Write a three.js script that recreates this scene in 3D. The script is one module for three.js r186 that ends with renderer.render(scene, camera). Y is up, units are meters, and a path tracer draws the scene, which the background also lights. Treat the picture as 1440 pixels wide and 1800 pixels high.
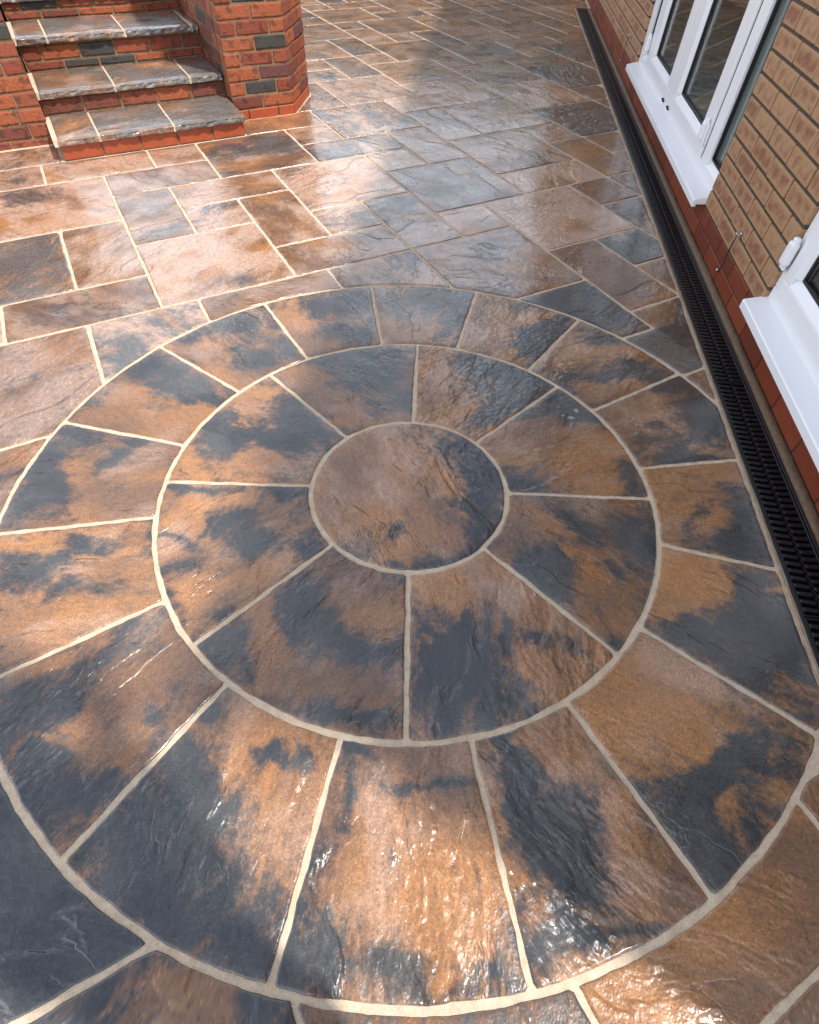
import * as THREE from 'three';
import { RoundedBoxGeometry } from 'three/addons/geometries/RoundedBoxGeometry.js';
import { mergeGeometries } from 'three/addons/utils/BufferGeometryUtils.js';
import { MarchingCubes } from 'three/addons/objects/MarchingCubes.js';

// ---------------------------------------------------------------- camera, sky, sun, exposure
const scene = new THREE.Scene();
const renderer = new THREE.WebGLRenderer({ antialias: true });
renderer.toneMapping = THREE.LinearToneMapping;
renderer.toneMappingExposure = 1.78;
renderer.shadowMap.enabled = true;

const camera = new THREE.PerspectiveCamera(86.55, 819 / 1024, 0.01, 400);
camera.position.set(0.0948, 1.2817, 1.1008);
camera.quaternion.setFromRotationMatrix(new THREE.Matrix4().makeBasis(
  new THREE.Vector3(0.99323, 0.02493, -0.11349), new THREE.Vector3(-0.10444, 0.61956, -0.77797), new THREE.Vector3(0.05092, 0.78455, 0.61797)));

const sun = new THREE.DirectionalLight(new THREE.Color(1.0, 0.96, 0.91), 3.1);
const SUN = new THREE.Vector3(0.508, 0.819, 0.267).normalize();
sun.position.copy(SUN).multiplyScalar(30);
sun.target.position.set(0, 0, 0);
sun.castShadow = true;
sun.shadow.radius = 5;
sun.shadow.mapSize.set(4096, 4096);
Object.assign(sun.shadow.camera, { left: -8, right: 8, top: 12, bottom: -8, near: 1, far: 80 });
scene.add(sun, sun.target);

// gradient noise on a lattice
function noiseOf(seed) {
  const perm = new Uint8Array(512), gx = new Float32Array(256), gy = new Float32Array(256);
  let s = seed * 2654435761 >>> 0 || 1;
  const rnd = () => { s ^= s << 13; s >>>= 0; s ^= s >>> 17; s ^= s << 5; s >>>= 0; return s / 4294967296; };
  const p = Array.from({ length: 256 }, (_, i) => i);
  for (let i = 255; i > 0; i--) { const j = Math.floor(rnd() * (i + 1)); [p[i], p[j]] = [p[j], p[i]]; }
  for (let i = 0; i < 512; i++) perm[i] = p[i & 255];
  for (let i = 0; i < 256; i++) { const a = rnd() * Math.PI * 2; gx[i] = Math.cos(a); gy[i] = Math.sin(a); }
  return (x, y) => {
    const xi = Math.floor(x), yi = Math.floor(y), fx = x - xi, fy = y - yi, X = xi & 255, Y = yi & 255;
    const a = perm[X + perm[Y]], b = perm[X + 1 + perm[Y]], c = perm[X + perm[Y + 1]], d = perm[X + 1 + perm[Y + 1]];
    const u = fx * fx * fx * (fx * (fx * 6 - 15) + 10), v = fy * fy * fy * (fy * (fy * 6 - 15) + 10);
    const n0 = gx[a] * fx + gy[a] * fy, n1 = gx[b] * (fx - 1) + gy[b] * fy, n2 = gx[c] * fx + gy[c] * (fy - 1), n3 = gx[d] * (fx - 1) + gy[d] * (fy - 1);
    return 1.5 * (n0 + (n1 - n0) * u + (n2 - n0) * v + (n0 - n1 - n2 + n3) * u * v);
  };
}
function random(seed) { let s = (seed * 7919 + 17) >>> 0; return () => { s = (s + 0x6d2b79f5) >>> 0; let t = Math.imul(s ^ (s >>> 15), 1 | s); t = (t + Math.imul(t ^ (t >>> 7), 61 | t)) ^ t; return ((t ^ (t >>> 14)) >>> 0) / 4294967296; }; }
const N1 = noiseOf(11), N2 = noiseOf(23), N3 = noiseOf(37);
const fbm = (n, x, y, o) => { let a = 0, w = 1, t = 0; for (let i = 0; i < o; i++) { a += w * n(x, y); t += w; w *= 0.5; x = x * 2.03 + 7.1; y = y * 2.03 - 3.7; } return a / t * 1.3; };
const clamp = (x, a = 0, b = 1) => Math.min(b, Math.max(a, x));
const smooth = (a, b, x) => { const t = clamp((x - a) / (b - a)); return t * t * (3 - 2 * t); };
const mix = (a, b, t) => a + (b - a) * t;

// the sky: blue air with broken white cloud all round
{
  const w = 1024, h = 512, d = new Float32Array(w * h * 4);
  for (let j = 0; j < h; j++) {
    const el = ((j + 0.5) / h - 0.5) * Math.PI, y = Math.sin(el), r = Math.cos(el), up = Math.max(y, 0);
    for (let i = 0; i < w; i++) {
      const az = ((i + 0.5) / w - 0.5) * 2 * Math.PI, x = r * Math.cos(az), z = r * Math.sin(az);
      const k = Math.pow(1 - up, 2.5);
      let c = [mix(0.2, 1.85, k), mix(0.26, 2.0, k), mix(0.38, 2.2, k)];
      const q = 1 / (up + 0.22), n = fbm(N1, x * q * 1.5 + 4.3, z * q * 1.5 + 1.7, 5) + 0.12;
      const m = smooth(-0.1, 0.55, n), white = 1.8 + 0.4 * fbm(N2, x * q * 3, z * q * 3, 3);
      c = c.map((v, t) => mix(v, white * [1, 1, 1.03][t], m * mix(0.85, 0.32, up)));
      if (y < 0) c = [0.22, 0.24, 0.2];
      const o = (j * w + i) * 4; d[o] = c[0]; d[o + 1] = c[1]; d[o + 2] = c[2]; d[o + 3] = 1;
    }
  }
  const t = new THREE.DataTexture(d, w, h, THREE.RGBAFormat, THREE.FloatType);
  t.mapping = THREE.EquirectangularReflectionMapping; t.magFilter = THREE.LinearFilter; t.needsUpdate = true;
  scene.background = t; scene.environment = t;
}

// ---------------------------------------------------------------- helpers
const taken = {};
const numbered = (n) => { taken[n] = (taken[n] ?? -1) + 1; return taken[n] ? n + '_' + String(taken[n]).padStart(3, '0') : n; };
const lin = (r, g, b) => new THREE.Color().setRGB(r, g, b);
function put(name, geometry, material, parent) {
  const m = new THREE.Mesh(geometry, material); m.name = name; m.castShadow = m.receiveShadow = true; parent.add(m); return m;
}
function thing(name, label, category, x = 0, y = 0, z = 0, turn = 0) {
  const g = new THREE.Group(); g.name = numbered(name); g.position.set(x, y, z); g.rotation.y = turn;
  g.userData = { label, category }; scene.add(g); return g;
}
function structure(name, label, category) { const g = thing(name, label, category); g.userData.kind = 'structure'; return g; }
function box(x0, x1, y0, y1, z0, z1) { const g = new THREE.BoxGeometry(x1 - x0, y1 - y0, z1 - z0); g.translate((x0 + x1) / 2, (y0 + y1) / 2, (z0 + z1) / 2); return g; }
function rbox(x0, x1, y0, y1, z0, z1, r = 0.003, s = 2) { const g = new RoundedBoxGeometry(x1 - x0, y1 - y0, z1 - z0, s, r); g.translate((x0 + x1) / 2, (y0 + y1) / 2, (z0 + z1) / 2); return g; }
function canvasLess(w, h, f, srgb = false) {
  const d = new Uint8Array(w * h * 4);
  for (let j = 0; j < h; j++) for (let i = 0; i < w; i++) { const c = f(i, j), o = (j * w + i) * 4; d[o] = 255 * clamp(c[0]); d[o + 1] = 255 * clamp(c[1]); d[o + 2] = 255 * clamp(c[2]); d[o + 3] = 255; }
  const t = new THREE.DataTexture(d, w, h, THREE.RGBAFormat, THREE.UnsignedByteType);
  t.magFilter = THREE.LinearFilter; t.wrapS = t.wrapT = THREE.RepeatWrapping; if (srgb) t.colorSpace = THREE.SRGBColorSpace; t.needsUpdate = true; return t;
}
const toS = (v) => v <= 0.0031308 ? 12.92 * v : 1.055 * Math.pow(v, 1 / 2.4) - 0.055;
// planar uv in metres from two axes of the geometry
function uvFrom(g, a, b, s = 1) {
  const p = g.attributes.position, uv = new Float32Array(p.count * 2), at = { x: (i) => p.getX(i), y: (i) => p.getY(i), z: (i) => p.getZ(i) };
  for (let i = 0; i < p.count; i++) { uv[2 * i] = at[a](i) / s; uv[2 * i + 1] = at[b](i) / s; }
  g.setAttribute('uv', new THREE.BufferAttribute(uv, 2)); return g;
}

// paving grid: steps, garden wall and slabs all lie square to it
const TH = 34.5 * Math.PI / 180, CT = Math.cos(TH), ST = Math.sin(TH);
const toU = (x, z) => x * CT - z * ST, toV = (x, z) => x * ST + z * CT;
const fromUV = (u, v) => [u * CT + v * ST, -u * ST + v * CT];
const gu = (a) => -0.157 + 0.2965 * a, gv = (b) => -1.35 + 0.296 * (b - 0.02 * Math.max(0, -b - 2));

// where the stone is stained dark (+) or ochre (-): centre x, z and two half axes in millimetres, strength in tenths
const DYE = [
  [223,18,72,10,-28,219,10], [131,-191,107,39,-14,75,6], [-31,161,42,-85,23,18,8], [158,247,110,-33,4,24,8], [-14,282,40,3,0,11,8], [-125,-5,159,-22,31,195,-8], [50,129,65,20,-21,117,-7], [29,-74,36,-5,4,36,-6],
  [137,170,49,-7,3,50,-5], [62,-475,72,-10,14,181,-10], [223,-286,73,-49,11,38,-8], [299,-542,122,-129,51,130,10], [190,-646,128,18,-4,52,7], [156,-456,50,-21,20,117,-6], [483,-281,200,-8,-6,60,-10], [502,-139,150,16,-12,62,-8],
  [319,-218,72,-47,16,59,-8], [534,-473,118,51,-18,60,10], [695,-129,40,-5,-13,96,10], [364,-108,82,-11,-1,53,10], [320,-373,64,-54,10,31,8], [604,-80,42,29,-11,22,-6], [412,261,51,46,-67,98,10], [675,109,64,-8,-18,129,10],
  [327,38,66,14,-7,35,-10], [553,175,69,12,-5,18,-11], [428,90,105,41,-11,33,-8], [578,312,61,19,-28,68,-7], [604,409,30,-4,-4,29,-10], [283,230,32,-4,0,30,-10], [505,69,61,21,-11,31,6], [571,445,32,-4,-2,19,8],
  [482,375,16,14,-61,82,-7], [179,584,115,7,-13,121,12], [333,343,131,89,-33,57,-11], [387,529,61,48,-20,27,-10], [165,347,92,-12,3,43,-8], [440,573,50,-35,12,23,-8], [361,440,69,45,-13,21,7], [474,488,50,42,-12,15,6],
  [-319,494,40,-5,22,76,-10], [-68,395,72,-9,13,82,-10], [-147,631,38,-5,5,24,-10], [-70,636,54,22,-5,15,-10], [35,602,16,-2,7,55,-8], [-397,575,63,-8,13,40,10], [-203,479,73,-9,21,91,10], [-48,561,85,5,0,29,9],
  [-63,709,105,-4,2,18,9], [-293,657,65,31,-6,17,8], [-251,608,34,-4,9,35,-9], [-237,711,39,15,-3,12,-8], [-118,330,30,14,-5,16,5], [-636,167,75,-10,17,45,-10], [-633,331,34,-4,16,40,-10], [-490,110,47,-18,11,25,-8],
  [-536,437,45,-6,16,42,-10], [-341,359,55,-54,46,56,-8], [-450,238,132,62,-10,62,10], [-363,56,78,-11,7,27,10], [-255,252,35,-5,8,34,10], [-663,97,85,-12,7,17,10], [-600,374,61,-8,8,21,8], [-420,482,32,-4,10,31,7],
  [-357,440,26,-25,17,20,-7], [-604,278,68,30,-2,17,6], [-556,272,51,23,-2,14,-8], [-421,-253,139,64,-7,98,10], [-638,-151,52,-7,46,138,10], [-589,-349,100,-45,24,57,-10], [-739,-57,30,-18,53,90,-10], [-493,-53,99,-14,13,43,-10],
  [-531,-153,116,6,7,36,8], [-306,-91,55,-8,11,49,-5], [-202,-553,142,96,-21,107,10], [-340,-650,102,-48,9,31,7], [-387,-410,122,76,-7,50,-10], [-209,-404,79,50,-7,33,-8], [-94,-314,49,-7,3,23,-6], [-151,-356,80,30,-3,29,7],
  [-502,-492,42,-6,8,32,-10], [-73,-1083,173,-10,6,80,10], [-153,-841,92,-14,10,78,-10], [76,-897,58,-9,8,119,7], [-42,-778,113,-17,3,30,-6], [-152,-924,94,-15,4,33,5], [227,-941,78,38,-27,155,-11], [378,-823,48,15,-25,148,10],
  [381,-998,72,-11,-1,51,-9], [498,-961,53,27,-27,110,10], [321,-720,55,-8,0,58,-10], [421,-1124,90,47,-8,35,7], [298,-890,35,-5,0,60,5], [712,-893,99,16,-12,55,10], [722,-689,125,-69,1,33,8], [851,-691,92,14,-17,63,10],
  [583,-704,89,-38,1,35,6], [568,-794,79,-12,-9,129,-10], [634,-558,74,-11,-5,49,-10], [792,-808,81,26,-9,30,-8], [974,-466,92,43,-68,158,10], [755,-465,92,-13,-13,91,-10], [887,-424,51,23,-19,46,-10], [700,-271,77,-11,-5,41,-10],
  [824,-400,44,-6,-6,35,8], [868,-267,77,-11,-8,40,8], [950,-305,25,21,-20,35,-6], [893,-629,64,-9,-6,34,6], [820,-110,91,-12,-17,95,-10], [1008,44,90,34,-54,102,10], [924,13,43,-6,-17,76,-10], [880,-14,26,-4,-14,67,6],
  [1027,-199,56,-8,-8,31,-8], [987,-144,45,18,-12,24,7], [791,52,51,-7,-12,64,-6], [786,212,72,-9,-12,65,-10], [751,315,55,-28,4,28,-10], [879,246,44,4,-27,73,-8], [953,365,102,85,-83,100,12], [834,380,75,23,-17,32,8],
  [970,188,45,31,-25,35,8], [617,572,124,-15,-14,94,-13], [701,870,88,-10,-17,80,12], [866,684,84,-10,-17,61,10], [785,808,22,-3,-11,43,-8], [752,745,50,-6,-13,57,8], [614,593,41,-5,-2,16,4], [774,646,79,-49,8,21,-6],
  [335,806,49,-12,15,104,10], [431,922,51,-18,18,71,10], [445,711,77,-9,-4,54,-10], [278,879,26,-7,11,49,-10], [524,850,36,-12,11,58,-10], [562,991,28,-9,11,57,-9], [421,1068,95,-11,-2,33,8], [570,1042,64,-25,5,15,9],
  [304,728,38,-5,0,30,8], [355,709,52,-6,0,19,-6], [165,769,88,-11,2,29,-9], [155,934,92,-11,7,85,-9], [-27,872,19,1,-1,58,10], [-11,784,38,2,0,16,9], [127,829,91,1,-1,13,8], [75,954,21,1,-3,38,5],
  [-60,1123,47,1,0,55,10], [112,1151,132,-15,3,23,9], [-2,972,23,1,-2,56,-7], [209,1058,43,-5,3,42,-6], [238,1001,15,-7,20,40,4], [203,1137,25,-3,1,9,-10], [-391,1028,112,-53,70,78,12], [-149,897,54,2,4,71,-11],
  [-281,742,58,-7,13,42,-10], [-198,807,75,-9,5,18,10], [-377,880,40,-20,46,56,10], [-194,1105,63,-7,15,48,10], [-308,826,31,-4,7,23,-8], [-365,733,26,-3,13,37,8], [-220,1124,26,-3,3,10,-5], [-699,849,99,-12,30,55,10],
  [-676,960,58,-7,33,58,10], [-558,924,47,-6,15,31,10], [-583,686,73,-55,28,29,-10], [-540,842,41,2,13,50,-10], [-735,832,33,-11,8,11,-10], [-629,778,50,-28,14,15,-9], [-509,777,38,-5,9,22,7], [-732,683,52,-31,13,14,6],
  [-829,688,50,-31,18,19,-10], [-725,751,52,-6,10,19,8], [-485,593,28,-26,45,45,-8], [-963,393,104,-33,14,20,8], [-896,457,84,-20,14,23,7], [-747,456,52,-7,8,16,7], [-785,520,143,-51,35,51,-10], [-940,313,133,-37,9,15,-6],
  [-900,615,83,-10,24,42,-8], [-775,378,77,-10,12,26,-6], [-1154,-79,26,-42,45,45,10], [-1108,130,61,26,7,78,10], [-943,-3,47,-76,22,23,10], [-882,149,36,-17,9,14,10], [-809,112,85,-12,41,95,-10], [-930,196,99,-13,18,36,-8],
  [-1058,51,44,-6,29,56,-7], [-1023,186,38,10,11,50,6], [-950,-443,159,37,14,62,10], [-835,-338,129,20,10,41,9], [-1141,-232,66,-31,17,27,6], [-910,-169,180,10,19,58,-10], [-1038,-299,60,-28,26,45,-10], [-775,-231,91,-26,18,41,-10],
  [-836,-785,136,-59,22,53,10], [-629,-560,74,-11,14,47,10], [-890,-605,84,-48,22,44,-10], [-755,-471,88,11,11,51,-10], [-552,-644,48,-7,18,70,7], [-949,-641,65,-10,11,29,6], [-631,-728,67,-10,8,30,-5], [-399,-1018,129,-42,13,56,10],
  [-340,-772,102,-15,7,38,8], [-578,-838,74,50,-6,79,-10], [-403,-852,139,-21,5,24,-7], [-478,-925,68,-22,7,25,5], [-440,-699,105,-43,9,29,-8], [-259,-845,23,-4,13,78,6], [-1891,-1147,175,-29,155,271,9], [-2274,-1763,202,-36,126,218,9],
  [-1845,-1598,167,-29,59,117,-8], [-1172,-2703,188,-120,47,143,10], [-1205,-2442,179,-110,29,82,-8], [-2411,-1942,96,-62,45,68,9], [-1394,-1516,60,-32,21,45,8], [-1247,-1803,103,-57,23,57,9], [-872,-1133,111,-62,29,72,8], [-1173,-1238,179,-29,37,98,-8],
  [-1148,-518,74,-74,63,89,6], [-1241,-286,58,18,36,136,6], [-756,-2619,187,-135,37,137,7], [-991,-2351,81,-15,37,143,5], [-335,-2110,93,-17,10,72,6], [502,-2298,129,94,-24,132,6], [535,-1977,213,-37,-6,120,-7], [499,-1512,121,72,-34,155,-7],
  [781,-1504,137,86,-44,154,-7], [887,-1315,144,27,-16,69,9], [598,-1198,238,43,-19,115,9], [899,-921,125,95,-43,104,8], [1028,-1064,61,-9,-28,147,7], [979,-1121,19,63,-70,94,-6], [942,-1699,118,26,-29,128,9], [917,-1828,73,-12,-4,32,-7],
  [950,-2190,77,110,-59,162,9], [925,-3710,216,145,-54,300,12], [819,-4875,228,99,-28,241,10], [1063,-5711,220,-53,-19,214,10], [863,-2879,178,155,-51,224,-7], [726,-2499,169,-31,-8,99,-7], [775,-2308,130,-23,-11,114,-8], [-964,-2823,107,-21,18,77,8],
  [-1016,-3312,77,-16,18,80,8], [-561,1103,128,-15,48,88,13], [-254,1208,59,-7,11,29,-9], [-150,1211,59,-7,7,21,6], [712,1018,184,-21,-27,115,-12], [815,1118,61,-7,-10,30,-10], [973,753,37,-4,-15,45,-10], [-832,-4415,275,-62,30,188,5],
  [177,-5392,315,-76,3,200,9], [239,-4491,233,-52,2,159,5], [-1897,-2769,136,-28,49,119,6], [-1627,-2937,176,-37,58,166,8], [-2280,-2431,79,-16,63,122,-5], [-2067,-2575,164,-33,42,92,3], [-1892,-2939,140,-29,25,64,-5], [-2470,-2845,132,-30,57,108,-9],
  [-2439,-3005,136,-31,35,69,5], [-2086,-3059,173,-39,50,116,8], [-2111,-3298,144,-34,32,77,-8], [-1807,-3326,109,-25,46,127,12], [-1888,-3130,88,-20,28,72,10], [-2782,-3101,98,-25,75,132,-9], [-2694,-3251,67,-18,60,112,8], [-2456,-3430,122,-32,43,89,7],
  [-2473,-3228,135,-35,35,69,-7], [-2105,-3523,179,-47,62,151,9], [-2018,-3816,113,-31,50,134,8],
];
// ---------------------------------------------------------------- the ground beyond, and the patio
const R1 = 0.303, R2 = 0.755, R3 = 1.2, JOINT = 0.0125;
const WALL = 1.255, DRAIN0 = 1.085, DRAIN1 = 1.215, DRAIN_END = -7.6;
const groundMesh = put('ground', uvFrom(new THREE.CircleGeometry(180, 48).rotateX(-Math.PI / 2), 'x', 'z'), new THREE.MeshStandardMaterial({ color: lin(0.07, 0.1, 0.035), roughness: 1 }), scene);
groundMesh.position.y = -0.16;
groundMesh.userData = { label: 'wide green garden ground beyond the paved patio', category: 'ground', kind: 'structure' };

// outlines of the slabs as signed distances (negative inside)
const slabs = [];
const PILLAR = [[0.485, -3.432], [0.917, -3.432], [1.178, -3.802], [1.178, -4.7], [0.485, -4.7]];   // u, v
function pillarDistance(u, v) {
  let d = -9;
  for (let i = 0; i < PILLAR.length; i++) { const [a, b] = PILLAR[i], [c, e] = PILLAR[(i + 1) % PILLAR.length], l = Math.hypot(c - a, e - b); d = Math.max(d, ((u - a) * -(e - b) + (v - b) * (c - a)) / l); }
  return d;
}
function rectSlab(a0, a1, b0, b1, o = {}) {
  const u0 = gu(a0) + JOINT / 2, u1 = gu(a1) - JOINT / 2, v0 = gv(b0) + JOINT / 2, v1 = gv(b1) - JOINT / 2;
  const outer = [fromUV(u0, v0), fromUV(u1, v0), fromUV(u0, v1), fromUV(u1, v1)];
  const x0 = Math.min(...outer.map((p) => p[0])), x1 = Math.max(...outer.map((p) => p[0])), z0 = Math.min(...outer.map((p) => p[1])), z1 = Math.max(...outer.map((p) => p[1]));
  const sd = (x, z) => {
    const u = toU(x, z), v = toV(x, z);
    let d = Math.max(u0 - u, u - u1, v0 - v, v - v1, R3 + 0.0065 - Math.hypot(x, z));
    if (z > DRAIN_END - 0.35) d = Math.max(d, z > DRAIN_END - 0.02 ? x - (DRAIN0 - 0.02) : Math.min(x - (DRAIN0 - 0.02), z - (DRAIN_END - 0.03)));
    d = Math.max(d, x - (WALL - 0.03));
    if (v < -2.9) { d = Math.max(d, -pillarDistance(u, v) + 0.008); if (u < 0.6) d = Math.max(d, Math.min(Math.max(-0.635 - u, u - 0.482), 9) < 0 && v < -3.0 ? Math.min(-3.138 - v, 9) : -9); if (u < 0.48) d = Math.max(d, -3.47 - v); }
    return d;
  };
  slabs.push({ sd, x0, x1, z0, z1, ...o });
}
function ringSlab(r0, r1, t0, t1) {
  const a0 = t0 * Math.PI / 180, a1 = t1 * Math.PI / 180, mid = (a0 + a1) / 2;
  const sd = (x, z) => {
    const r = Math.hypot(x, z), g = r * Math.sin(0);
    const d0 = -(x * Math.cos(a0) + z * Math.sin(a0)) + 0.006 + g, d1 = (x * Math.cos(a1) + z * Math.sin(a1)) + 0.006;
    let d = Math.max(r0 + 0.0066 - r, r - r1 + 0.0066, d0, d1);
    return Math.max(d, x - (DRAIN0 - 0.02));
  };
  let x0 = 9, x1 = -9, z0 = 9, z1 = -9;
  for (let k = 0; k <= 12; k++) for (const r of [r0, r1]) { const a = mix(a0, a1, k / 12), x = r * Math.sin(a), z = -r * Math.cos(a); x0 = Math.min(x0, x); x1 = Math.max(x1, x); z0 = Math.min(z0, z); z1 = Math.max(z1, z); }
  slabs.push({ sd, x0, x1, z0, z1, circle: true, mid });
}
slabs.push({ sd: (x, z) => Math.hypot(x, z) - R1 + 0.0056, x0: -R1, x1: R1, z0: -R1, z1: R1, circle: true, riven: 1.4, set: { pink: 0.12, tone: 1.12, base: -0.1, hue: 0.6 } });
const INNER = [-4.0, 40.5, 85.3, 129.2, 174.0, 219.2, 264.6, 310.2, 356.0], OUTER = [-14.7, 7.95, 30.3, 53.2, 75.5, 98.5, 121.1, 143.8, 162.9, 185.3, 208.5, 231.5, 254.05, 276.65, 299.7, 322.5, 345.3];
for (let k = 0; k < 8; k++) ringSlab(R1, R2, INNER[k], INNER[k + 1]);
for (let k = 0; k < 16; k++) ringSlab(R2, R3, OUTER[k], OUTER[k + 1]);
for (const [k, v] of [[1, 2.0], [2, 0.8], [4, 1.5], [10, 2.2], [11, 1.1], [14, 0.5], [15, 0.5], [16, 1.7], [17, 1.9], [18, 1.2], [9, 1.1]]) slabs[k].riven = v;

const RECTS = [
  [-3, -2, -6, -5], [-2, 0, -6, -5], [0, 1, -6, -5], [1, 3, -6, -4], [-1, 1, -5, -4], [-3, -1, -5, -3], [-1, 0, -4, -2], [0, 2, -4, -3], [0, 1, -3, -2], [1, 2, -3, -1], [-4, -2, -3, -1], [-2, -1, -3, -1], [-3, -1, -1, 0], [-1, 1, -2, 0],
  [2, 4, -7, -6], [3, 4, -6, -5], [4, 6, -7, -5], [3, 5, -5, -4], [5, 6, -5, -3], [4, 5, -4, -3], [2, 4, -4, -2], [-4, -1.6, -7, -6],
  [3, 5, -9, -7], [5, 7, -9, -7], [4, 6, -10, -9], [6, 7, -11, -9], [5, 6, -11, -10], [5, 7, -13, -11], [7, 8, -13, -11], [7, 8, -11, -10], [6, 8, -15, -13], [7, 8, -16, -15], [7, 8, -17, -16], [8, 10, -17, -15], [8, 9, -15, -14], [8, 9, -14, -12], [9, 11, -15, -13], [9, 10, -13, -12], [8, 10, -12, -10], [7, 9, -10, -8], [7, 8, -8, -7], [10, 11, -13, -11],
  [9, 11, -18, -17], [10, 11, -17, -16], [10, 12, -16, -15], [11, 12, -15, -14], [11, 13, -18, -16], [12, 14, -16, -14], [13, 15, -13, -11], [13, 14, -14, -13], [14, 16, -15, -13], [15, 16, -13, -11], [11, 13, -14, -12], [11, 13, -12, -11], [12, 14, -11, -10], [14, 16, -11, -10], [10, 12, -11, -9], [12, 13, -10, -9], [13, 15, -10, -8], [11, 13, -9, -8], [13, 14, -8, -7], [11, 13, -8, -6], [9, 11, -9, -7], [11, 12, -6, -5], [9, 10, -7, -5], [10, 11, -7, -5], [8, 9, -8, -6], [11, 12, -5, -4], [9, 10, -10, -9],
  [7, 9, -6, -4], [9, 11, -5, -3], [8, 9, -4, -3], [6, 8, -4, -2], [8, 9, -3, -1], [6, 8, -2, -1], [9, 10, -3, -2], [9, 10, -2, -1], [7, 8, -1, 0], [8, 9, -1, 0], [4, 6, -3, -1], [6, 8, -7, -6], [6, 7, -6, -4],
  [2, 3, -2, -1], [3, 4, -2, 0], [1, 3, -1, 0], [4, 5, -1, 0], [5, 7, -1, 1], [5, 6, 1, 3], [7, 8, 0, 2], [6, 7, 1, 2], [6, 7, 2, 3],
  [-4, -2, 0, 2.06], [-2, -0.5, 0, 2.2], [-0.5, 1.5, 0, 1.5], [1.5, 3, 0, 2], [3, 5, 0, 2], [3, 5, 2, 3.47], [5, 6, 3, 5], [4, 5.08, 3.47, 4.45], [4, 5.08, 4.45, 6.5],
  [-5.5, -2.3, 2.06, 4.2], [-5.5, -3, 4.2, 5.1], [-5, -2, 5.1, 7.13], [-4, -1.95, 7.13, 9.1], [-1.95, -0.43, 7.13, 9.18], [-0.43, 1.65, 7.5, 9.18], [-2, 0, 9.18, 11], [0, 2, 9.18, 11.2], [1.65, 3.2, 8.41, 9.18], [1.65, 4.5, 6.5, 8.41],
];
const RIVEN = { '11,13,-8,-6': 2.2, '13,15,-10,-8': 2, '9,11,-5,-3': 2.2, '10,11,-7,-5': 2, '5,7,-9,-7': 1.7, '4,6,-7,-5': 1.5, '3,5,0,2': 1.2, '5,7,-1,1': 1.3, '6,8,-4,-2': 1.3, '3,5,-9,-7': 1.8, '8,9,-4,-3': 1.8, '3,5,2,3.47': 1.1 };
const BROWN = { pink: -0.6, hue: 0.2 }, OWN = { '-0.43,1.65,7.5,9.18': { ...BROWN, base: -0.9, riven: 1.2 }, '0,2,9.18,11.2': { ...BROWN, base: -0.8 }, '1.65,3.2,8.41,9.18': { ...BROWN, base: -0.8 }, '5,6,1,3': BROWN, '8,9,-3,-1': BROWN, '7,8,-1,0': BROWN, '8,9,-1,0': { ...BROWN, base: 0.1 }, '6,7,2,3': BROWN, '5,6,3,5': { ...BROWN, base: 0.3 }, '4,5.08,3.47,4.45': { ...BROWN, base: 0.5 }, '4,5.08,4.45,6.5': BROWN, '3,5,2,3.47': { pink: -0.4, base: 0.7 }, '6,7,1,2': { pink: -0.4, base: 0.5 }, '9,11,-5,-3': { pink: -0.4, base: 0.6 }, '11,13,-8,-6': { pink: -0.4, base: 0.5 }, '13,15,-10,-8': { pink: -0.5, base: 0.4 }, '-5,-2,5.1,7.13': { pink: -0.5, base: 1.1, riven: 1.4 }, '-4,-1.95,7.13,9.1': { ...BROWN, base: 0.25, riven: 1.2 }, '-1.95,-0.43,7.13,9.18': { ...BROWN, base: 0.1 }, '9,10,-3,-2': BROWN, '9,10,-2,-1': BROWN, '11,12,-6,-5': BROWN, '11,12,-5,-4': BROWN, '13,15,-13,-11': BROWN, '14,16,-15,-13': BROWN, '15,16,-13,-11': BROWN, '14,16,-11,-10': BROWN, '12,14,-11,-10': BROWN, '2,4,-7,-6': BROWN, '8,10,-17,-15': BROWN, '6,8,-15,-13': BROWN, '9,11,-15,-13': BROWN, '7,8,-13,-11': BROWN, '-4,-2,-3,-1': { pink: -0.1, base: -0.1, grey: 0.35 } };
for (const r of RECTS) rectSlab(...r, { riven: RIVEN[r.join(',')], set: OWN[r.join(',')] });
{ // the rest of the patio, in the same four sizes
  const rnd = random(5), used = new Set(), inside = (a, b) => RECTS.some(([a0, a1, b0, b1]) => a > a0 && a < a1 && b > b0 && b < b1);
  const open = (i, j) => {
    if (used.has(i + ',' + j)) return false;
    for (const p of [0.05, 0.5, 0.95]) for (const q of [0.05, 0.5, 0.95]) if (inside(i + p, j + q)) return false;
    const u = gu(i + 0.5), v = gv(j + 0.5), [x, z] = fromUV(u, v);
    return Math.hypot(x, z) > 1.05 && x < 1.4 && x > -4 && z > -10.4 && z < 2.4 && !(v < -3.4 && u < 1.2 + Math.max(0, -3.8 - v) * 0.25 && u < 1.5 + (-3.8 - v) * 0.2);
  };
  for (let j = -30; j < 14; j++) for (let i = -16; i < 24; i++) {
    if (!open(i, j)) continue;
    const k = rnd(); let w = k < 0.35 ? 2 : 1, h = k > 0.2 && k < 0.6 ? 2 : 1;
    while (w > 1 && !(open(i + 1, j) && (h < 2 || open(i + 1, j + 1)))) w--;
    while (h > 1 && !(open(i, j + 1) && (w < 2 || open(i + 1, j + 1)))) h--;
    for (let p = 0; p < w; p++) for (let q = 0; q < h; q++) used.add((i + p) + ',' + (j + q));
    rectSlab(i, i + w, j, j + h);
  }
}
const STEP_U = [-0.615, 0.49];
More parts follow.
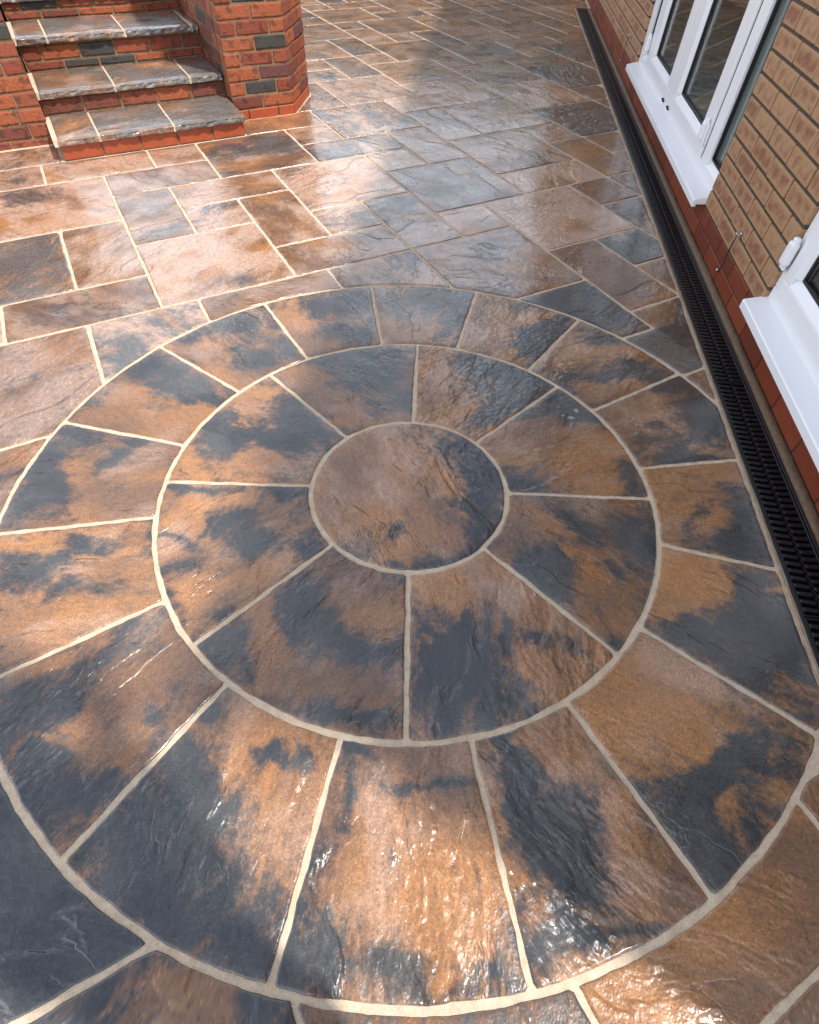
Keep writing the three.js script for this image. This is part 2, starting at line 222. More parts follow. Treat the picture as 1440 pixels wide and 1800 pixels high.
const TREADS = [[0.115, -3.565, -3.115, [-0.615, -0.389, 0.041, 0.487]], [0.238, -4.0, -3.53, [-0.617, -0.186, 0.277, 0.487]], [0.41, -4.46, -3.96, [-0.625, -0.452, 0.012, 0.44, 0.487]], [0.535, -4.95, -4.43, [-0.625, -0.2, 0.25, 0.487]]];
const treadSlabs = [];
for (const [y, v0, v1, us] of TREADS) for (let k = 0; k + 1 < us.length; k++) {
  const u0 = us[k] + 0.006, u1 = us[k + 1] - 0.006, outer = [fromUV(u0, v0), fromUV(u1, v0), fromUV(u0, v1), fromUV(u1, v1)];
  const s = { sd: (x, z) => { const u = toU(x, z), v = toV(x, z); return Math.max(u0 - u, u - u1, v0 - v, v - v1); }, tread: [u0, u1, y, v0, v1], set: { pink: 0.1, base: 0.15, grey: 0.6 }, x0: Math.min(...outer.map((p) => p[0])), x1: Math.max(...outer.map((p) => p[0])), z0: Math.min(...outer.map((p) => p[1])), z1: Math.max(...outer.map((p) => p[1])) };
  slabs.push(s); treadSlabs.push(s);
}
{
  const rnd = random(91);
  slabs.forEach((s, i) => {
    s.grain = s.circle ? (s.mid === undefined ? 0.95 : Math.PI / 2 - s.mid + (rnd() - 0.5) * 1.2) : TH * (rnd() < 0.5 ? 1 : -1.8) + (rnd() - 0.5) * 1.2;
    if (s.circle && s.mid !== undefined) s.grain = s.mid - Math.PI / 2 + (rnd() - 0.5) * 0.9;
    s.cg = Math.cos(s.grain); s.sg = Math.sin(s.grain); s.o = i * 17.31;
    s.amp = 0.0075 + 0.0045 * rnd(); s.levels = 2 + Math.floor(rnd() * 3); s.riven ??= 0.55 + rnd() * 0.7;
    s.base = s.circle ? -0.05 : -0.5 + (rnd() - 0.5) * 1.1; s.hue = rnd(); s.tone = s.circle ? 0.85 + 0.3 * rnd() : 0.72 + 0.5 * rnd(); s.slope = [(rnd() - 0.5) * 0.0045, (rnd() - 0.5) * 0.0045];
    s.dyes = []; s.grey = s.circle ? 0.08 * rnd() : rnd() < 0.35 ? 0.5 * rnd() : 0.05; s.pink ??= s.circle ? 0.08 : 0.5 * (0.35 + s.hue); if (s.z1 < -4.0) { s.pink -= 0.45; s.tone *= 0.85; } if (s.set) Object.assign(s, s.set);  // far slabs: browner stone, with the dark hedge reflection painted into its colour
  });
  for (const [x, z, px, pz, qx, qz, w] of DYE) {
    let best = null, bd = 0.02;
    for (const s of slabs) { if (x / 1000 < s.x0 - 0.05 || x / 1000 > s.x1 + 0.05 || z / 1000 < s.z0 - 0.05 || z / 1000 > s.z1 + 0.05) continue; const d = s.sd(x / 1000, z / 1000); if (d < bd) { bd = d; best = s; } }
    if (!best) continue;
    const k = 1000 / (px * qz - pz * qx || 1);
    best.dyes.push([x / 1000, z / 1000, qz * k, -qx * k, -pz * k, px * k, w / 10]);
  }
}
// split face: flat plates with broken edges between them, then fine grit (metres)
function plates(s, x, z, sharp = false) {
  const p = x * s.cg + z * s.sg, q = -x * s.sg + z * s.cg, w = 0.03 * N3(p * 6 + s.o, q * 6);
  const n = fbm(N1, p * 1.6 + s.o, (q + w) * 4.0 + s.o * 0.3, sharp ? 6 : 3), l = (n * 0.62 + 0.5) * s.levels, f = Math.floor(l);
  return clamp((f + (sharp ? smooth(0.8, 0.97, l - f) : smooth(0.6, 0.98, l - f))) / s.levels, -0.2, 1.2) * s.amp * (0.55 + 0.45 * s.riven);
}
function face(s, x, z) {
  const p = x * s.cg + z * s.sg, q = -x * s.sg + z * s.cg, local = 0.35 + smooth(-0.25, 0.5, N2(p * 2.1 + s.o, q * 2.9)) * 1.1;
  let h = plates(s, x, z, true);
  const m = 0.04 * N1(p * 9, q * 9 + s.o); h += (0.0026 * fbm(N2, (p + m) * 9 + s.o, (q - m) * 17, 4) + 0.0007 * N1(p * 40, q * 62 + s.o)) * (0.4 + 0.6 * s.riven) * s.riven * local;
  h += 0.00028 * N3(x * 105, z * 105) + 0.0003 * N2(x * 260, z * 260);
  const c = Math.abs(fbm(N2, p * 2.4 + s.o * 1.7, q * 5.5, 6)); if (c < 0.022) h -= (1 - c / 0.022) * 0.0026 *  smooth(0.2, 0.45, N1(p * 4 + s.o, q * 4));
  return h;
}
const CA = [[0.03, 0.031, 0.034], [0.076, 0.072, 0.068], [0.33, 0.152, 0.056], [0.175, 0.092, 0.05], [0.43, 0.285, 0.21]];
const SPOTS = [[0.525, -0.402, 0.011], [0.548, -0.444, 0.010], [0.500, -0.410, 0.007]];   // dried splashes on one stone
function stain(s, x, z) {
  const p = x * s.cg + z * s.sg, q = -x * s.sg + z * s.cg;
  let b = s.base + (plates(s, x, z, true) / (s.amp * (0.55 + 0.45 * s.riven)) - 0.5) * 0.55;
  if (s.dyes.length) {
    const w1 = N1(x * 7 + s.o, z * 7), w2 = N2(x * 7, z * 7 + s.o), w3 = N3(p * 19, q * 28), X = x + 0.034 * w1 + 0.014 * w3, Z = z + 0.034 * w2 - 0.014 * N1(p * 19 + 5, q * 28);
    for (const [cx, cz, a, c, e, f, w] of s.dyes) { const dx = X - cx, dz = Z - cz, m = dx * a + dz * c, n = dx * e + dz * f, r = m * m + n * n; if (r < 6) b += w * 1.15 * Math.exp(-r * 0.75); }
  }
  const wx = 0.05 * N3(p * 6 + s.o, q * 6), n = 0.62 * fbm(N1, (p + wx) * 4.5 + s.o * 2.1, (q + wx) * 8, 4) + 0.6 * fbm(N2, (p + wx) * 13 + s.o, (q + wx) * 27, 4), r = N2(x * 55, z * 55) * 0.24 + N3(p * 110, q * 160) * 0.22 + N1(x * 260, z * 260) * 0.16;
  const dark = smooth(-0.6, 0.6, b * 0.9 + n + r);
  const warm = fbm(N3, p * 3 + s.o, q * 5 + 3.3, 4), cool = fbm(N2, p * 4 + s.o, q * 6 + 9.1, 4);
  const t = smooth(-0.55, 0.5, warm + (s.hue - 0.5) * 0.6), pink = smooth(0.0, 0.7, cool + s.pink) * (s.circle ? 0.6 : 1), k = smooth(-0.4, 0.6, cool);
  const hash = Math.abs(Math.sin(Math.floor(x * 620) * 12.9898 + Math.floor(z * 620) * 78.233) * 43758.5453) % 1, grit = (hash > 0.982 ? 2.1 : hash < 0.025 ? 0.55 : 1) + 0.28 * N1(x * 330, z * 330) + 0.2 * N2(x * 150, z * 150) + 0.16 * N3(p * 40, q * 90);
  let mark = 0; if (s.circle && x > 0.4) for (const [mx, mz, mr] of SPOTS) mark = Math.max(mark, smooth(mr, mr * 0.6, Math.hypot(x - mx, z - mz) + 0.006 * N1(x * 90, z * 90)));
  const out = [0, 0, 0];
  for (let i = 0; i < 3; i++) {
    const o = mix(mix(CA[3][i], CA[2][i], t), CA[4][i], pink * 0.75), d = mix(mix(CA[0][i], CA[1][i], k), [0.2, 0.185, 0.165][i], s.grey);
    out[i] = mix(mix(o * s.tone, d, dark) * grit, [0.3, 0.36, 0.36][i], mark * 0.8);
  }
  return out;
}
function sheet(x0, z0, w, h, size, mine) {
  const color = new Uint8Array(size * size * 4), form = new Float32Array(size * size * 4);
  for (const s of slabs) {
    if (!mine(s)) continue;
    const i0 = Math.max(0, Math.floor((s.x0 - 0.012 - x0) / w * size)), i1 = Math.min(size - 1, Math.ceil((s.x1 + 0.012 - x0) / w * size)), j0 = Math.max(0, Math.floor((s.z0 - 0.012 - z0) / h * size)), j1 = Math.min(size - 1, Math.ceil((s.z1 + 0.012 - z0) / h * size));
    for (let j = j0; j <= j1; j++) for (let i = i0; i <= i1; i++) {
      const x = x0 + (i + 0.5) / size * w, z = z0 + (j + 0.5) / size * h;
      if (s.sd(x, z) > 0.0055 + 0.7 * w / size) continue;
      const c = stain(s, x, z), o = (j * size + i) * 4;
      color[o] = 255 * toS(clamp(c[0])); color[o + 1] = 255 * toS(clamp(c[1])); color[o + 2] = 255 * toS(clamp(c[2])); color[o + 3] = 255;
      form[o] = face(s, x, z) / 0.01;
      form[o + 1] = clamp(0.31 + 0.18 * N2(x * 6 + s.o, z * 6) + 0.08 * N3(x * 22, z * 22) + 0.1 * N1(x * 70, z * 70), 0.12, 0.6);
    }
  }
  const a = new THREE.DataTexture(color, size, size, THREE.RGBAFormat, THREE.UnsignedByteType); a.colorSpace = THREE.SRGBColorSpace;
  const b = new THREE.DataTexture(form, size, size, THREE.RGBAFormat, THREE.FloatType);
  for (const t of [a, b]) { t.magFilter = THREE.LinearFilter; t.needsUpdate = true; }
  return { x0, z0, w, h, material: new THREE.MeshPhysicalMaterial({ name: 'wet riven stone', map: a, bumpMap: b, bumpScale: 0.01, roughnessMap: b, roughness: 1, ior: 1.6, clearcoat: 0.6, clearcoatRoughness: 0.15 }) };
}
const NEAR = [-1.85, -1.55, 3.1, 3.3], near = (s) => s.x0 > NEAR[0] + 0.01 && s.x1 < NEAR[0] + NEAR[2] && s.z0 > NEAR[1] + 0.01 && s.z1 < NEAR[1] + NEAR[3] && !s.tread;
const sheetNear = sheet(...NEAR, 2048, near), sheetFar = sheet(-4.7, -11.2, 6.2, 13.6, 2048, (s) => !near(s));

function slabGeometry(s) {
  const on = near(s) ? sheetNear : sheetFar, sd = (x, z) => s.sd(x, z) + 0.0026 * N3(x * 21, z * 21 + s.o) + 0.0016 * N1(x * 7, z * 7 + s.o) + 0.0012 * N2(x * 70, z * 70);
  let sx = 0, sz = 0, n = 0, low = 1, lx = 0, lz = 0;
  for (let i = 0; i < 24; i++) for (let j = 0; j < 24; j++) { const x = mix(s.x0, s.x1, (i + 0.5) / 24), z = mix(s.z0, s.z1, (j + 0.5) / 24), d = s.sd(x, z); if (d < -0.004) { sx += x; sz += z; n++; } if (d < low) { low = d; lx = x; lz = z; } }
  if (low > -0.012) return null;
  let cx = sx / n, cz = sz / n; if (s.sd(cx, cz) > -0.012) { cx = lx; cz = lz; }
  const ring = [];
  for (let k = 0; k < 720; k++) {
    const a = k / 720 * Math.PI * 2, dx = Math.cos(a), dz = Math.sin(a); let t = 0.004;
    while (t < 1.5 && sd(cx + dx * t, cz + dz * t) < 0) t += 0.006;
    let p = t - 0.006, q = t; for (let m = 0; m < 9; m++) { const h = (p + q) / 2; if (sd(cx + dx * h, cz + dz * h) < 0) p = h; else q = h; }
    ring.push([cx + dx * p, cz + dz * p]);
  }
  let length = 0; const along = [0];
  for (let k = 1; k <= 720; k++) { length += Math.hypot(ring[k % 720][0] - ring[k - 1][0], ring[k % 720][1] - ring[k - 1][1]); along.push(length); }
  const far = Math.hypot(cx - 0.1, cz - 1.1), count = Math.max(20, Math.round(length / clamp(0.008 + 0.0035 * far, 0.011, 0.04))), edge = [];
  for (let k = 0, m = 0; k < count; k++) { const t = length * k / count; while (along[m + 1] < t) m++; const f = (t - along[m]) / (along[m + 1] - along[m] || 1), a = ring[m], b = ring[(m + 1) % 720]; edge.push([mix(a[0], b[0], f), mix(a[1], b[1], f)]); }
  const inner = far < 2.6 ? 12 : far < 4.5 ? 5 : 2, pos = [], uv = [], idx = [], top = (x, z) => (plates(s, x, z) - s.amp * 0.5) * 0.2 + s.slope[0] * (x - cx) + s.slope[1] * (z - cz) + 0.0014;
  const add = (x, y, z) => { pos.push(x, y, z); uv.push((x - on.x0) / on.w, (z - on.z0) / on.h); };
  const rows = [[0, -0.03, 0], [0, -0.0034, 0], [0.0022, -0.0016, 1], [0.007, -0.0004, 1]];
  for (const [inset, y, f] of rows) for (const [x, z] of edge) { const l = Math.hypot(x - cx, z - cz), k = Math.max(0.05, 1 - inset / l), px = cx + (x - cx) * k, pz = cz + (z - cz) * k; add(px, y + (f ? top(px, pz) : Math.min(0, top(px, pz)) * (y > -0.02)), pz); }
  for (let r = 1; r < inner; r++) for (const [x, z] of edge) { const l = Math.hypot(x - cx, z - cz), k0 = 1 - 0.007 / l, k = k0 * (1 - r / inner), px = cx + (x - cx) * k, pz = cz + (z - cz) * k; add(px, top(px, pz), pz); }
  add(cx, top(cx, cz), cz);
  const total = rows.length + inner - 1, c = total * count;
  for (let r = 0; r + 1 < total; r++) for (let k = 0; k < count; k++) { const a = r * count + k, b = r * count + (k + 1) % count, d = a + count, e = b + count; idx.push(a, d, b, b, d, e); }
  for (let k = 0; k < count; k++) idx.push((total - 1) * count + k, c, (total - 1) * count + (k + 1) % count);
  const g = new THREE.BufferGeometry();
  g.setAttribute('position', new THREE.Float32BufferAttribute(pos, 3)); g.setAttribute('uv', new THREE.Float32BufferAttribute(uv, 2)); g.setIndex(idx); g.computeVertexNormals();
  return [g, on.material];
}
const mortarTexture = canvasLess(512, 512, (i, j) => { const v = 0.86 + 0.24 * N1(i * 0.45, j * 0.45) + 0.1 * N2(i * 0.11, j * 0.11) + 0.12 * N3(i * 0.03, j * 0.03); const b = 0.1 * N2(i * 0.02 + 9, j * 0.02); return [v, v * (1 - Math.max(0, b)), v * (0.97 - 1.6 * Math.max(0, b))]; });
const mortar = new THREE.MeshStandardMaterial({ name: 'sandy jointing mortar', color: lin(0.66, 0.52, 0.385), map: mortarTexture, bumpMap: mortarTexture, bumpScale: 0.002, roughness: 0.85 });
const fillet = new THREE.MeshStandardMaterial({ name: 'brown sandy mortar', color: lin(0.22, 0.145, 0.09), map: mortarTexture, bumpMap: mortarTexture, bumpScale: 0.005, roughness: 0.8 });
function mortarSheet(x0, x1, z0, z1, y, nx, nz) {
  const g = new THREE.PlaneGeometry(x1 - x0, z1 - z0, nx, nz).rotateX(-Math.PI / 2); g.translate((x0 + x1) / 2, 0, (z0 + z1) / 2);
  const p = g.attributes.position; for (let i = 0; i < p.count; i++) p.setY(i, y + 0.0007 * fbm(N2, p.getX(i) * 9, p.getZ(i) * 9, 2)); g.computeVertexNormals();
  return uvFrom(g, 'x', 'z', 0.4);
}
const patio = structure('patio', 'wet riven stone patio of rectangular slabs with pale joints', 'patio');
const circle = structure('paving_circle', 'round stone paving circle of three rings set into the patio', 'paving circle');
put('mortar_bed', mortarSheet(-4.6, DRAIN0 - 0.001, -11, 2.4, -0.0028, 190, 400), mortar, patio);
put('mortar_bed_001', mortarSheet(DRAIN0 - 0.0005, WALL + 0.02, -11, DRAIN_END - 0.006, -0.0032, 8, 90), mortar, patio);
const beadGeometry = (x0, x1, z0, z1, h, seed) => {
  const nz = 420, nx = 6, g = new THREE.PlaneGeometry(x1 - x0, z1 - z0, nx, nz).rotateX(-Math.PI / 2); g.translate((x0 + x1) / 2, 0, (z0 + z1) / 2);
  const p = g.attributes.position;
  for (let i = 0; i < p.count; i++) { const x = p.getX(i), z = p.getZ(i), t = (x - x0) / (x1 - x0), e = Math.min(t, 1 - t) * 2; p.setY(i, -0.012 + (h + 0.012) * smooth(0, 0.55, e) + 0.0035 * fbm(N1, x * 60 + seed, z * 38, 3)); if (t < 0.02 || t > 0.98) p.setX(i, x + 0.003 * N2(z * 25, seed + t)); }
  g.computeVertexNormals(); return uvFrom(g, 'x', 'z', 0.3);
};
put('mortar_bead', beadGeometry(DRAIN0 - 0.021, DRAIN0 + 0.001, DRAIN_END, 2.3, 0.001, 3), new THREE.MeshStandardMaterial({ name: 'pinkish mortar', color: lin(0.42, 0.31, 0.22), map: mortarTexture, bumpMap: mortarTexture, bumpScale: 0.004, roughness: 0.85 }), patio);
put('mortar_bead_001', beadGeometry(DRAIN1 - 0.002, WALL + 0.012, DRAIN_END, 2.3, 0.003, 8), fillet, patio);
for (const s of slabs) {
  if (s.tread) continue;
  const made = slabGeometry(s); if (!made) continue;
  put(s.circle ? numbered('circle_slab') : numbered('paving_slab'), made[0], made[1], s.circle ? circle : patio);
}
console.log('patio done', slabs.length);
// ---------------------------------------------------------------- brick
const grain = canvasLess(512, 512, (i, j) => { const pit = N2(i * 0.16, j * 0.16) > 0.52 ? 0.75 : 1, burnt = 1 - 0.55 * smooth(0.05, 0.5, fbm(N3, i * 0.014, j * 0.014, 5)), v = (0.84 + 0.26 * fbm(N1, i * 0.05, j * 0.05, 4) + 0.14 * N2(i * 0.45, j * 0.45)) * pit; return [v * burnt, v * mix(1, burnt, 0.75), v * mix(1, burnt, 0.55)]; });
const even = canvasLess(256, 256, (i, j) => { const v = 0.86 + 0.14 * fbm(N1, i * 0.06, j * 0.06, 4) + 0.06 * N2(i * 0.45, j * 0.45); return [v, v, v]; });
const matte = (name, r, g, b, roughness = 0.75, bumpScale = 0.002) => new THREE.MeshStandardMaterial({ name, color: lin(r, g, b), map: bumpScale < 0.001 ? even : grain, bumpMap: bumpScale < 0.001 ? even : grain, bumpScale, roughness });
const CLAY = { orange: matte('orange clay brick', 0.33, 0.082, 0.028, 0.78, 0.004), red: matte('red clay brick', 0.235, 0.047, 0.02, 0.78, 0.004), rust: matte('rust clay brick', 0.26, 0.062, 0.026, 0.78, 0.004), brown: matte('brown clay brick', 0.17, 0.042, 0.022, 0.78, 0.004), purple: matte('purple clay brick', 0.13, 0.042, 0.034), char: matte('charcoal clay brick', 0.05, 0.042, 0.036), tile: matte('smooth red brick', 0.36, 0.07, 0.022, 0.45, 0.0006) };
const gardenMortar = matte('tan garden wall mortar', 0.26, 0.15, 0.08, 0.9, 0.003), brownMortar = matte('dark brown wall mortar', 0.095, 0.065, 0.045, 0.9, 0.003);
const plinthRed = [matte('red plinth brick', 0.22, 0.045, 0.018, 0.5, 0.0006), matte('dark red plinth brick', 0.17, 0.036, 0.016, 0.5, 0.0006), matte('bright red plinth brick', 0.25, 0.055, 0.022, 0.5, 0.0006)];
const brickCache = {};
function brickShape(w, h, d, wear, variant) {
  const key = [w.toFixed(3), h.toFixed(3), d.toFixed(3), wear, variant].join();
  if (brickCache[key]) return brickCache[key];
  const g = new RoundedBoxGeometry(w, h, d, wear > 0.002 ? 2 : 1, Math.min(wear > 0.002 ? 0.008 : 0.004, h * 0.3)), p = g.attributes.position, nn = g.attributes.normal;
  for (let i = 0; i < p.count; i++) {
    const x = p.getX(i), y = p.getY(i), z = p.getZ(i), n = wear * fbm(N1, x * 22 + variant * 9.1, (y + z) * 26 + variant * 3.3, 2);
    p.setXYZ(i, x + nn.getX(i) * n * 0.7, y + nn.getY(i) * n, z + nn.getZ(i) * n);
  }
  const uv = g.attributes.uv, k = Math.max(w, 0.1);
  for (let i = 0; i < p.count; i++) { const ax = Math.abs(nn.getX(i)), ay = Math.abs(nn.getY(i)), az = Math.abs(nn.getZ(i)); const [a, b] = az >= ax && az >= ay ? [p.getX(i), p.getY(i)] : ax >= ay ? [p.getZ(i), p.getY(i)] : [p.getX(i), p.getZ(i)]; uv.setXY(i, a / 0.42 + variant * 0.37 + (variant * variant * 0.173) % 1, b / 0.42 + variant * 0.61 + (variant * 0.419) % 1); }
  return brickCache[key] = g;
}
// a brick seen on its front: left end, bottom, front plane of a frame whose z points out of the wall
function brick(parent, name, x0, x1, y0, y1, zFront, depth, material, wear, variant, turn = 0, ox = 0, oz = 0) {
  const m = put(name, brickShape(x1 - x0, y1 - y0, depth, wear, variant), material, parent), lx = (x0 + x1) / 2, lz = zFront - depth / 2;
  m.position.set(ox + lx * Math.cos(turn) + lz * Math.sin(turn), (y0 + y1) / 2, oz - lx * Math.sin(turn) + lz * Math.cos(turn)); m.rotation.y = turn; return m;
}
const pick = (rnd) => { const k = rnd(); return k < 0.34 ? CLAY.orange : k < 0.58 ? CLAY.rust : k < 0.76 ? CLAY.red : k < 0.86 ? CLAY.brown : k < 0.92 ? CLAY.purple : CLAY.char; };

// steps of stone treads on brick risers, square to the paving (x = u, z = v in these groups)
{
  const [bx, bz] = fromUV(-0.06, -3.8), steps = thing('garden_steps', 'short flight of brick garden steps with riven stone treads beside the pillar', 'steps', bx, 0, bz, TH), U = 0.06, V = 3.8;
  const core = [[-0.615, 0.47, -0.03, 0.082, -3.57, -3.157], [-0.625, 0.487, -0.02, 0.206, -4.01, -3.572], [-0.63, 0.487, -0.01, 0.376, -4.47, -4.007], [-0.632, 0.487, 0.0, 0.502, -5.2, -4.467]];
  core.forEach((c, i) => put(i ? 'step_core_00' + i : 'step_core', uvFrom(box(c[0] + U, c[1] + U, c[2], c[3], c[4] + V, c[5] + V), 'x', 'y', 0.3), gardenMortar, steps));
  const row = (joints, y0, y1, v, colours, wear) => { for (let k = 0; k + 1 < joints.length; k++) brick(steps, 'riser_brick', joints[k] + 0.005 + U, joints[k + 1] - 0.005 + U, y0, y1, v + V, 0.06, CLAY[colours[k]], wear, k % 5); };
  row([-0.615, -0.39, -0.17, 0.05, 0.265, 0.475], 0.004, 0.077, -3.15, ['tile', 'tile', 'tile', 'tile', 'tile'], 0.0008);
  row([-0.625, -0.395, -0.172, 0.048, 0.27, 0.487], 0.122, 0.195, -3.565, ['brown', 'brown', 'rust', 'orange', 'brown'], 0.003);
  row([-0.625, -0.403, -0.19, 0.038, 0.25, 0.487], 0.243, 0.281, -4.0, ['red', 'char', 'char', 'orange', 'red'], 0.003);
  row([-0.628, -0.517, -0.289, -0.074, 0.148, 0.361, 0.487], 0.291, 0.36, -4.0, ['red', 'orange', 'char', 'rust', 'red', 'brown'], 0.003);
  row([-0.63, -0.417, -0.186, 0.035, 0.25, 0.487], 0.414, 0.45, -4.46, ['rust', 'brown', 'orange', 'orange', 'red'], 0.003);
  row([-0.63, -0.53, -0.3, -0.08, 0.15, 0.37, 0.487], 0.46, 0.5, -4.46, ['red', 'char', 'orange', 'rust', 'brown', 'red'], 0.003);
  for (const s of treadSlabs) {
    const [u0, u1, y, v0, v1] = s.tread, t = 0.034, g = new THREE.BoxGeometry(u1 - u0, t, v1 - v0, Math.max(4, Math.round((u1 - u0) / 0.014)), 4, 18), p = g.attributes.position, uv = g.attributes.uv, mx = (u0 + u1) / 2, mz = (v0 + v1) / 2;
    for (let i = 0; i < p.count; i++) {
      let x = p.getX(i), yy = p.getY(i), z = p.getZ(i); const d = (v1 - v0) / 2 - z, [wx, wz] = fromUV(mx + x, mz + z);
      uv.setXY(i, (wx - sheetFar.x0) / sheetFar.w, (wz - sheetFar.z0) / sheetFar.h);
      const chip = 0.018 * Math.max(0, fbm(N1, (mx + x) * 26 + y * 50, yy * 60, 3) + 0.45), low = clamp((t / 2 - yy) / t);
      if (d < 0.04) { z -= chip * smooth(0.04, 0, d) * (0.35 + 0.65 * (1 - Math.abs(low - 0.45))); if (yy > t / 2 - 0.001) yy -= 0.005 * smooth(0.012, 0, d) + 0.003 * smooth(0.03, 0, d) * (0.5 + fbm(N2, (mx + x) * 30, y * 9, 2)); else if (low > 0.95) z -= 0.006; }
      const side = (u1 - u0) / 2 - Math.abs(x); if (yy > t / 2 - 0.001) yy += plates(s, wx, wz) * 0.7 - 0.0015 - 0.003 * smooth(0.008, 0, side);
      p.setXYZ(i, x, yy, z);
    }
    g.computeVertexNormals(); g.translate(mx + U, y - t / 2, mz + V); put('tread_slab', g, sheetFar.material, steps);
  }
  TREADS.forEach(([y, v0, v1, us]) => { for (let k = 0; k + 1 < us.length - 1; k++) put('tread_joint', uvFrom(box(us[k + 1] - 0.0065 + U, us[k + 1] + 0.0065 + U, y - 0.036, y - 0.004, v0 + V, v1 - 0.012 + V), 'x', 'z', 0.4), mortar, steps); put('tread_joint', uvFrom(box(us[0] - 0.022 + U, us[0] + 0.005 + U, y - 0.04, y - 0.003, v0 + V, v1 - 0.03 + V), 'x', 'z', 0.4), mortar, steps); });
}
// the garden wall left of the steps
{
  const [bx, bz] = fromUV(-1.7, -3.6), wall = thing('garden_wall', 'low wall of weathered orange red bricks left of the steps', 'wall', bx, 0, bz, TH), U = 1.7, V = 3.6, rnd = random(44);
  put('wall_core', uvFrom(box(-3.2 + U, -0.637 + U, -0.05, 1.02, -3.69 + V, -3.487 + V), 'x', 'y', 0.3), gardenMortar, wall);
  for (let c = 0; c < 14; c++) {
    const y0 = -0.04 + 0.0755 * c + 0.005, y1 = y0 + 0.0655; let x = -0.631; const half = [0.11, 0.0, 0.16, 0.06][c % 4]; let k = 0;
    while (x > -3.15) { const w = (k === 0 && c % 2) || rnd() < 0.18 ? 0.1035 : 0.214; const x0 = x - w - (k === 0 ? half * 0.2 : 0); brick(wall, 'brick', x0 + U, x + U, y0 + (rnd() - 0.5) * 0.003, y1 + (rnd() - 0.5) * 0.003, -3.48 + V + (rnd() - 0.5) * 0.005, 0.1, pick(rnd), 0.0042, Math.floor(rnd() * 14)); x = x0 - 0.010; k++; }
  }
  for (let k = 0; k < 5; k++) put('coping_stone', rbox(-3.2 + 0.513 * k + U, -3.2 + 0.513 * k + 0.505 + U, 1.021, 1.06, -3.72 + V, -3.45 + V, 0.008), matte('grey coping stone', 0.25, 0.23, 0.2), wall);
}
// the pillar right of the steps: front, splayed side and the side above the treads
{
  const [bx, bz] = fromUV(0.83, -4.0), pillar = thing('brick_pillar', 'stout pillar of mixed red and charcoal bricks with splayed corner beside the steps', 'pillar', bx, 0, bz, TH), U = -0.83, V = 4.0, rnd = random(71);
  const outline = [[0.497, -3.447], [0.911, -3.447], [1.165, -3.807], [1.165, -4.6], [0.497, -4.6]];
  const sh = new THREE.Shape(outline.map(([u, v]) => new THREE.Vector2(u + U, -(v + V)))), cg = new THREE.ExtrudeGeometry(sh, { depth: 1.3, bevelEnabled: false }).rotateX(-Math.PI / 2); cg.translate(0, -0.05, 0);
  put('pillar_core', uvFrom(cg, 'x', 'y', 0.3), gardenMortar, pillar);
  const splay = Math.hypot(0.255, 0.36), turn = Math.atan2(0.36, 0.255);
  const front = [['tile', 'tile', 'tile'], ['brown', 'orange'], ['orange', 'char', 'red'], ['orange', 'purple'], ['orange', 'red', 'rust'], ['orange', 'char'], ['red', 'red', 'orange'], ['orange', 'orange'], ['red', 'char', 'brown']];
  const lay = (joints, y0, y1, z, colours, face, wear) => {
    for (let k = 0; k + 1 < joints.length; k++) {
      const m = colours ? CLAY[colours[k]] : pick(rnd), v = Math.floor(rnd() * 14), x0 = joints[k] + 0.005, x1 = joints[k + 1] - 0.005, j = (rnd() - 0.5) * 0.004;
      if (face === 0) brick(pillar, 'brick', x0 + 0.49 + U, x1 + 0.49 + U, y0, y1, -3.44 + V + j + z, 0.1, m, wear, v);
      if (face === 1) brick(pillar, 'brick', x0, x1, y0, y1, j + z, 0.1, m, wear, v, turn, 0.915 + U, -3.44 + V);
      if (face === 2) brick(pillar, 'brick', -x1, -x0, y0, y1, j + z, 0.1, m, wear, v, -Math.PI / 2, 0.49 + U, -3.44 + V);
    }
  };
  lay([0.0, 0.1, 0.31, 0.43], -0.02, 0.052, 0.004, front[0], 0, 0.0012); lay([0, 0.22, splay], -0.02, 0.052, 0.004, ['tile', 'tile'], 1, 0.0012);
  for (let c = 1; c < 17; c++) {
    const y0 = 0.058 + 0.0755 * (c - 1), y1 = y0 + 0.066, even = c % 2 === 0;
    lay(even ? [0, 0.108, 0.322, 0.425] : [0, 0.215, 0.425], y0, y1, 0, front[c], 0, 0.004);
    lay(even ? [0, 0.105, 0.33, splay] : [0, 0.21, splay], y0, y1, 0, null, 1, 0.004);
    lay(even ? [0.105, 0.32, 0.54, 0.76, 0.97, 1.15] : [0.105, 0.21, 0.43, 0.65, 0.87, 1.09], y0, y1, 0, null, 2, 0.004);
  }
  const cap = new THREE.Shape([[0.45, -3.4], [0.935, -3.4], [1.215, -3.79], [1.215, -4.64], [0.45, -4.64]].map(([u, v]) => new THREE.Vector2(u + U, -(v + V)))), kg = new THREE.ExtrudeGeometry(cap, { depth: 0.05, bevelEnabled: true, bevelSize: 0.008, bevelThickness: 0.008, bevelSegments: 2 }).rotateX(-Math.PI / 2); kg.translate(0, 1.275, 0);
  put('capstone', uvFrom(kg, 'x', 'z', 0.3), matte('grey cap stone', 0.25, 0.23, 0.2), pillar);
}
